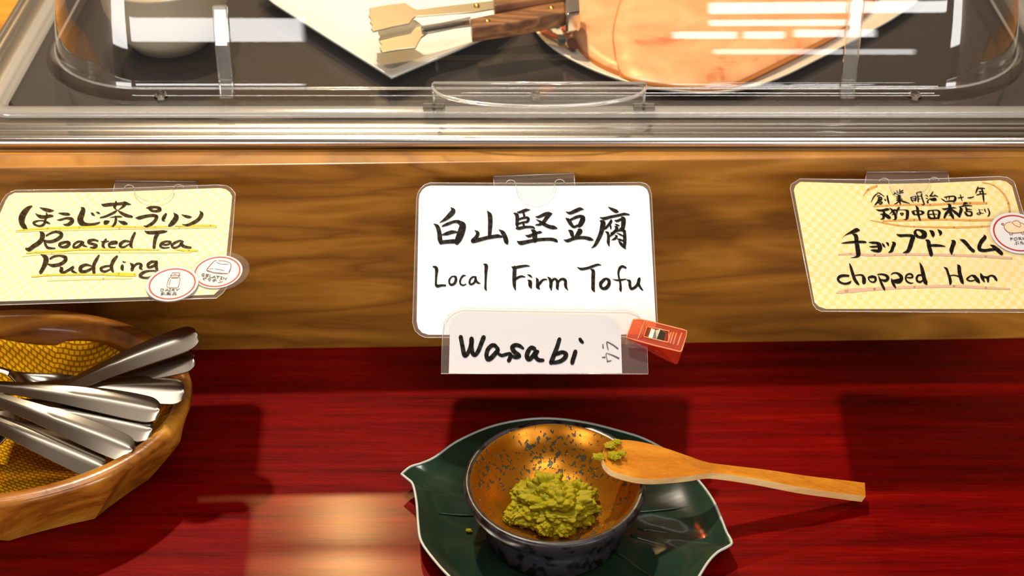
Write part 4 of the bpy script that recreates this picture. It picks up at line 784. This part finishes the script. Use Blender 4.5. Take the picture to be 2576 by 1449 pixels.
def mat_black():
    m, nt, b = new_mat('black_speckled_glaze'); L = nt.links.new
    tc = N(nt, 'ShaderNodeTexCoord'); v = N(nt, 'ShaderNodeTexVoronoi', i_Scale=170.0); L(tc.outputs['Object'], v.inputs['Vector'])
    n = N(nt, 'ShaderNodeTexNoise', i_Scale=120.0, i_Detail=2.0); L(tc.outputs['Object'], n.inputs['Vector'])
    r = ramp(nt, [(0.40, (0.002, 0.002, 0.003)), (0.48, (0.020, 0.019, 0.023))]); L(n.outputs['Fac'], r.inputs[0]); L(r.outputs[0], b.inputs['Base Color'])
    bp = N(nt, 'ShaderNodeBump'); bp.inputs['Strength'].default_value = 0.35; bp.inputs['Distance'].default_value = 0.0006; L(n.outputs['Fac'], bp.inputs['Height']); L(bp.outputs[0], b.inputs['Normal'])
    b.inputs['Roughness'].default_value = 0.30
    return m
def mat_gold():
    m, nt, b = new_mat('gold_crackle_glaze'); L = nt.links.new
    tc = N(nt, 'ShaderNodeTexCoord'); mp = N(nt, 'ShaderNodeMapping'); mp.inputs['Scale'].default_value = (1, 1, .55); L(tc.outputs['Object'], mp.inputs[0])
    n = N(nt, 'ShaderNodeTexNoise', i_Scale=400.0, i_Detail=1.0, i_Distortion=0.6); L(mp.outputs[0], n.inputs['Vector'])
    n2 = N(nt, 'ShaderNodeTexNoise', i_Scale=40.0, i_Detail=2.0); L(tc.outputs['Object'], n2.inputs['Vector'])
    ad = N(nt, 'ShaderNodeMath', operation='MULTIPLY_ADD'); ad.inputs[1].default_value = 0.35; L(n2.outputs['Fac'], ad.inputs[0]); L(n.outputs['Fac'], ad.inputs[2])
    r = ramp(nt, [(0.795, (0, 0, 0)), (0.82, (1, 1, 1))]); L(ad.outputs[0], r.inputs[0])
    mx = N(nt, 'ShaderNodeMix', data_type='RGBA'); L(r.outputs[0], mx.inputs[0]); mx.inputs[6].default_value = (0.54, 0.20, 0.010, 1); mx.inputs[7].default_value = (0.055, 0.050, 0.030, 1)
    L(mx.outputs[2], b.inputs['Base Color'])
    inv = N(nt, 'ShaderNodeMath', operation='SUBTRACT'); inv.inputs[0].default_value = 0.78; L(r.outputs[0], inv.inputs[1]); 
    cl2 = N(nt, 'ShaderNodeClamp'); L(inv.outputs[0], cl2.inputs[0]); L(cl2.outputs[0], b.inputs['Metallic'])
    bp = N(nt, 'ShaderNodeBump', invert=True); bp.inputs['Strength'].default_value = 0.8; bp.inputs['Distance'].default_value = 0.0008; L(r.outputs[0], bp.inputs['Height']); L(bp.outputs[0], b.inputs['Normal'])
    b.inputs['Roughness'].default_value = 0.30
    return m
M['black_glaze'] = mat_black(); M['gold'] = mat_gold()
W0 = on_z(1396, 1207, .049); wc = (W0.x, W0.y, T)
wb_ = thing('wasabi_bowl', (W0.x, W0.y, T + .006), 'small black footed bowl with a crackled gold inside on the leaf plate', 'bowl')
lathe('bowl_outside', [(.030, .0064), (.0405, .0064), (.0424, .0072), (.0425, .0090), (.0412, .014), (.0405, .020), (.0420, .0255), (.0470, .0310), (.0525, .0365), (.0552, .0415), (.0561, .0455), (.0560, .0480), (.0552, .0492), (.0538, .0494), (.0522, .0488)], wc, M['black_glaze'], wb_, 128, cap0=True)
lathe('gold_inside', [(.0522, .0488), (.0514, .0478), (.0500, .0440), (.0470, .0380), (.0420, .0310), (.0345, .0240), (.0250, .0192), (.0130, .0168), (.0005, .0160)], wc, M['gold'], wb_, 128, cap1=True)

# wasabi heap
M['wasabi'] = mat('wasabi_paste', (0.28, 0.235, 0.002), 0.6, 0, 0.25, sss=0.15)
def lumpy(name, c, rad, amp, fr, seed, parent, label=None, sub=6, flat_=0.0, peak=None):
    bm = bmesh.new(); bmesh.ops.create_icosphere(bm, subdivisions=sub, radius=1.0)
    off = Vector((seed * 3.1, seed * 1.7, seed * 2.3)); V = []
    for v in bm.verts:
        d = v.co.normalized(); s = 1.0
        p = d * fr + off
        l1 = .45 - noise.voronoi(p)[0][0]; l2 = .4 - noise.voronoi(p * 2.3 + off)[0][0]; l3 = .35 - noise.voronoi(p * 5.0 - off)[0][0]
        s += amp * (1.3 * l1 + .5 * l2 + .12 * l3) + amp * .7 * noise.noise(d * 1.6 + off)
        q = Vector((d.x * rad[0], d.y * rad[1], d.z * rad[2])) * s
        if peak and d.z > 0: q.z *= 1 + peak * math.exp(-((d.x + .1) ** 2 + (d.y - .25) ** 2) * 6)
        if q.z < -flat_ * rad[2]: q.z = -flat_ * rad[2] + (q.z + flat_ * rad[2]) * .1
        v.co = q
    verts = [v.co + Vector(c) for v in bm.verts]; faces = [[v.index for v in f.verts] for f in bm.faces]; bm.free()
    return mesh(name, verts, faces, M['wasabi'], parent, True, label)
wp = on_z(1392, 1262, .026)
wa = thing('wasabi_heap', (wp.x, wp.y, T + .017), 'lumpy heap of yellow green wasabi paste in the gold bowl', 'wasabi')
hp = (wp.x, wp.y - .002, T + .025)
lumpy('paste_mound', hp, (.0265, .0205, .0150), .34, 2.6, 1.3, wa, sub=7, flat_=.55, peak=.35)
for i, (dx, dy, dz, r) in enumerate([(-.017, .006, .004, .0095), (.016, .006, .003, .0100), (-.004, .006, .010, .0105), (.004, -.004, .008, .0110), (-.014, -.010, -.001, .0085), (.016, -.008, -.001, .0095), (.004, -.016, -.003, .0085), (-.024, -.004, -.001, .0060), (-.027, -.012, .000, .0042), (-.006, -.020, -.001, .0050)]):
    lumpy('paste_lump', (hp[0] + dx, hp[1] + dy, hp[2] + dz), (r, r * .9, r * .85), .42, 2.2, i * 1.9 + 2, wa, sub=5, flat_=.9)

# bamboo spoon: slopes from the bowl rim down to the table
M['bamboo'] = wood('bamboo', [(0.15, (0.36, 0.11, 0.006)), (0.5, (0.52, 0.19, 0.012)), (0.85, (0.66, 0.29, 0.03))], scale=(2.0, 22, 22), rot=(0, 0, 0.1), ringscale=8, detail=0.6, rough=0.38, coat=0.15, coat_r=0.2, fine=36, bump=0.05)
M['bamboo_edge'] = wood('bamboo_edge', [(0.15, (0.62, 0.36, 0.12)), (0.5, (0.76, 0.50, 0.20)), (0.85, (0.84, 0.62, 0.30))], scale=(2.0, 22, 22), ringscale=8, detail=0.6, rough=0.45, coat=0.1, fine=36, bump=0.05)
q0 = on_z(1560, 1150, .0605); q1 = on_z(2190, 1232, .0085)
sl = (q1.z - q0.z) / (q1.x - q0.x); nb = Vector((-sl, -0.10, 1)).normalized()
top_e = [(1522, 1128), (1532, 1112), (1550, 1106), (1600, 1109), (1665, 1124), (1730, 1146), (1774, 1161), (1817, 1168), (1926, 1181), (2034, 1197), (2110, 1206), (2176, 1214)]
bot_e = [(1516, 1148), (1522, 1168), (1545, 1187), (1600, 1202), (1650, 1205), (1730, 1198), (1774, 1191), (1808, 1191), (1904, 1205), (2012, 1226), (2110, 1240), (2178, 1249)]
end_e = [(2186, 1222), (2194, 1242), (2190, 1249)]
outl = catmull(top_e, 3) + end_e + catmull(bot_e, 3)[::-1]
SPp = [on_plane(x, y, q0, nb) for x, y in outl]
bs = thing('bamboo_spoon', (q1.x, q1.y, T), 'light bamboo spatula spoon leaning from the wasabi bowl to the table', 'spoon')
# grid between the two edges so the head can be dished
te = catmull(top_e, 4); be = catmull(bot_e, 4); nL = len(te); nW = 8; V = []; F = []
th = .0058
def dishd(i, j):
    t = i / (nL - 1); w = j / nW
    head = max(0.0, 1 - (t / .55) ** 2)
    return -.0022 * head * (4 * w * (1 - w))
for i in range(nL):
    for j in range(nW + 1):
        w = j / nW; p = on_plane(te[i][0] * (1 - w) + be[i][0] * w, te[i][1] * (1 - w) + be[i][1] * w, q0, nb)
        V.append(p + nb * dishd(i, j))
nn = len(V)
for i in range(nL):
    t = i / (nL - 1); thk = th * (.62 + .38 * min(1, t * 2.2)) if t < .45 else th
    for j in range(nW + 1):
        V.append(V[i * (nW + 1) + j] - nb * thk)
def gi(i, j, o=0): return o + i * (nW + 1) + j
for i in range(nL - 1):
    for j in range(nW):
        F.append([gi(i, j), gi(i + 1, j), gi(i + 1, j + 1), gi(i, j + 1)]); F.append([gi(i, j, nn), gi(i, j + 1, nn), gi(i + 1, j + 1, nn), gi(i + 1, j, nn)])
    F.append([gi(i, 0), gi(i, 0, nn), gi(i + 1, 0, nn), gi(i + 1, 0)]); F.append([gi(i, nW), gi(i + 1, nW), gi(i + 1, nW, nn), gi(i, nW, nn)])
for j in range(nW):
    F.append([gi(0, j), gi(0, j + 1), gi(0, j + 1, nn), gi(0, j, nn)]); F.append([gi(nL - 1, j), gi(nL - 1, j, nn), gi(nL - 1, j + 1, nn), gi(nL - 1, j + 1)])
o = mesh('spoon_blade', V, F, M['bamboo'], bs); fixn(o); bevel(o, .0011, 2)
o.data.materials.append(M['bamboo_edge'])
for p_ in o.data.polygons:
    if abs(p_.normal.dot(nb)) < .6: p_.material_index = 1
    p_.use_smooth = False
for i, (x, y, r) in enumerate([(1534, 1120, .0036), (1553, 1112, .0028), (1506, 1148, .0038), (1545, 1146, .0042), (1563, 1141, .0030)]):
    q = on_plane(x, y, q0 + nb * (.0006 if x > 1515 else -.001), nb)
    lumpy('wasabi_smear', tuple(q), (r, r * .8, r * .5), .5, 2.0, i * 2.7 + 1, bs, 'smear of wasabi', sub=4, flat_=.9)
# crumb on the leaf plate and specks on the table
q = on_z(1180, 1334, .0085); r_ = lumpy('wasabi_crumb', tuple(q), (.0022, .0014, .0010), .5, 2.0, 9.1, None, sub=3, flat_=.9); tag(r_, 'tiny wasabi crumb on the dark green leaf plate', 'crumb')
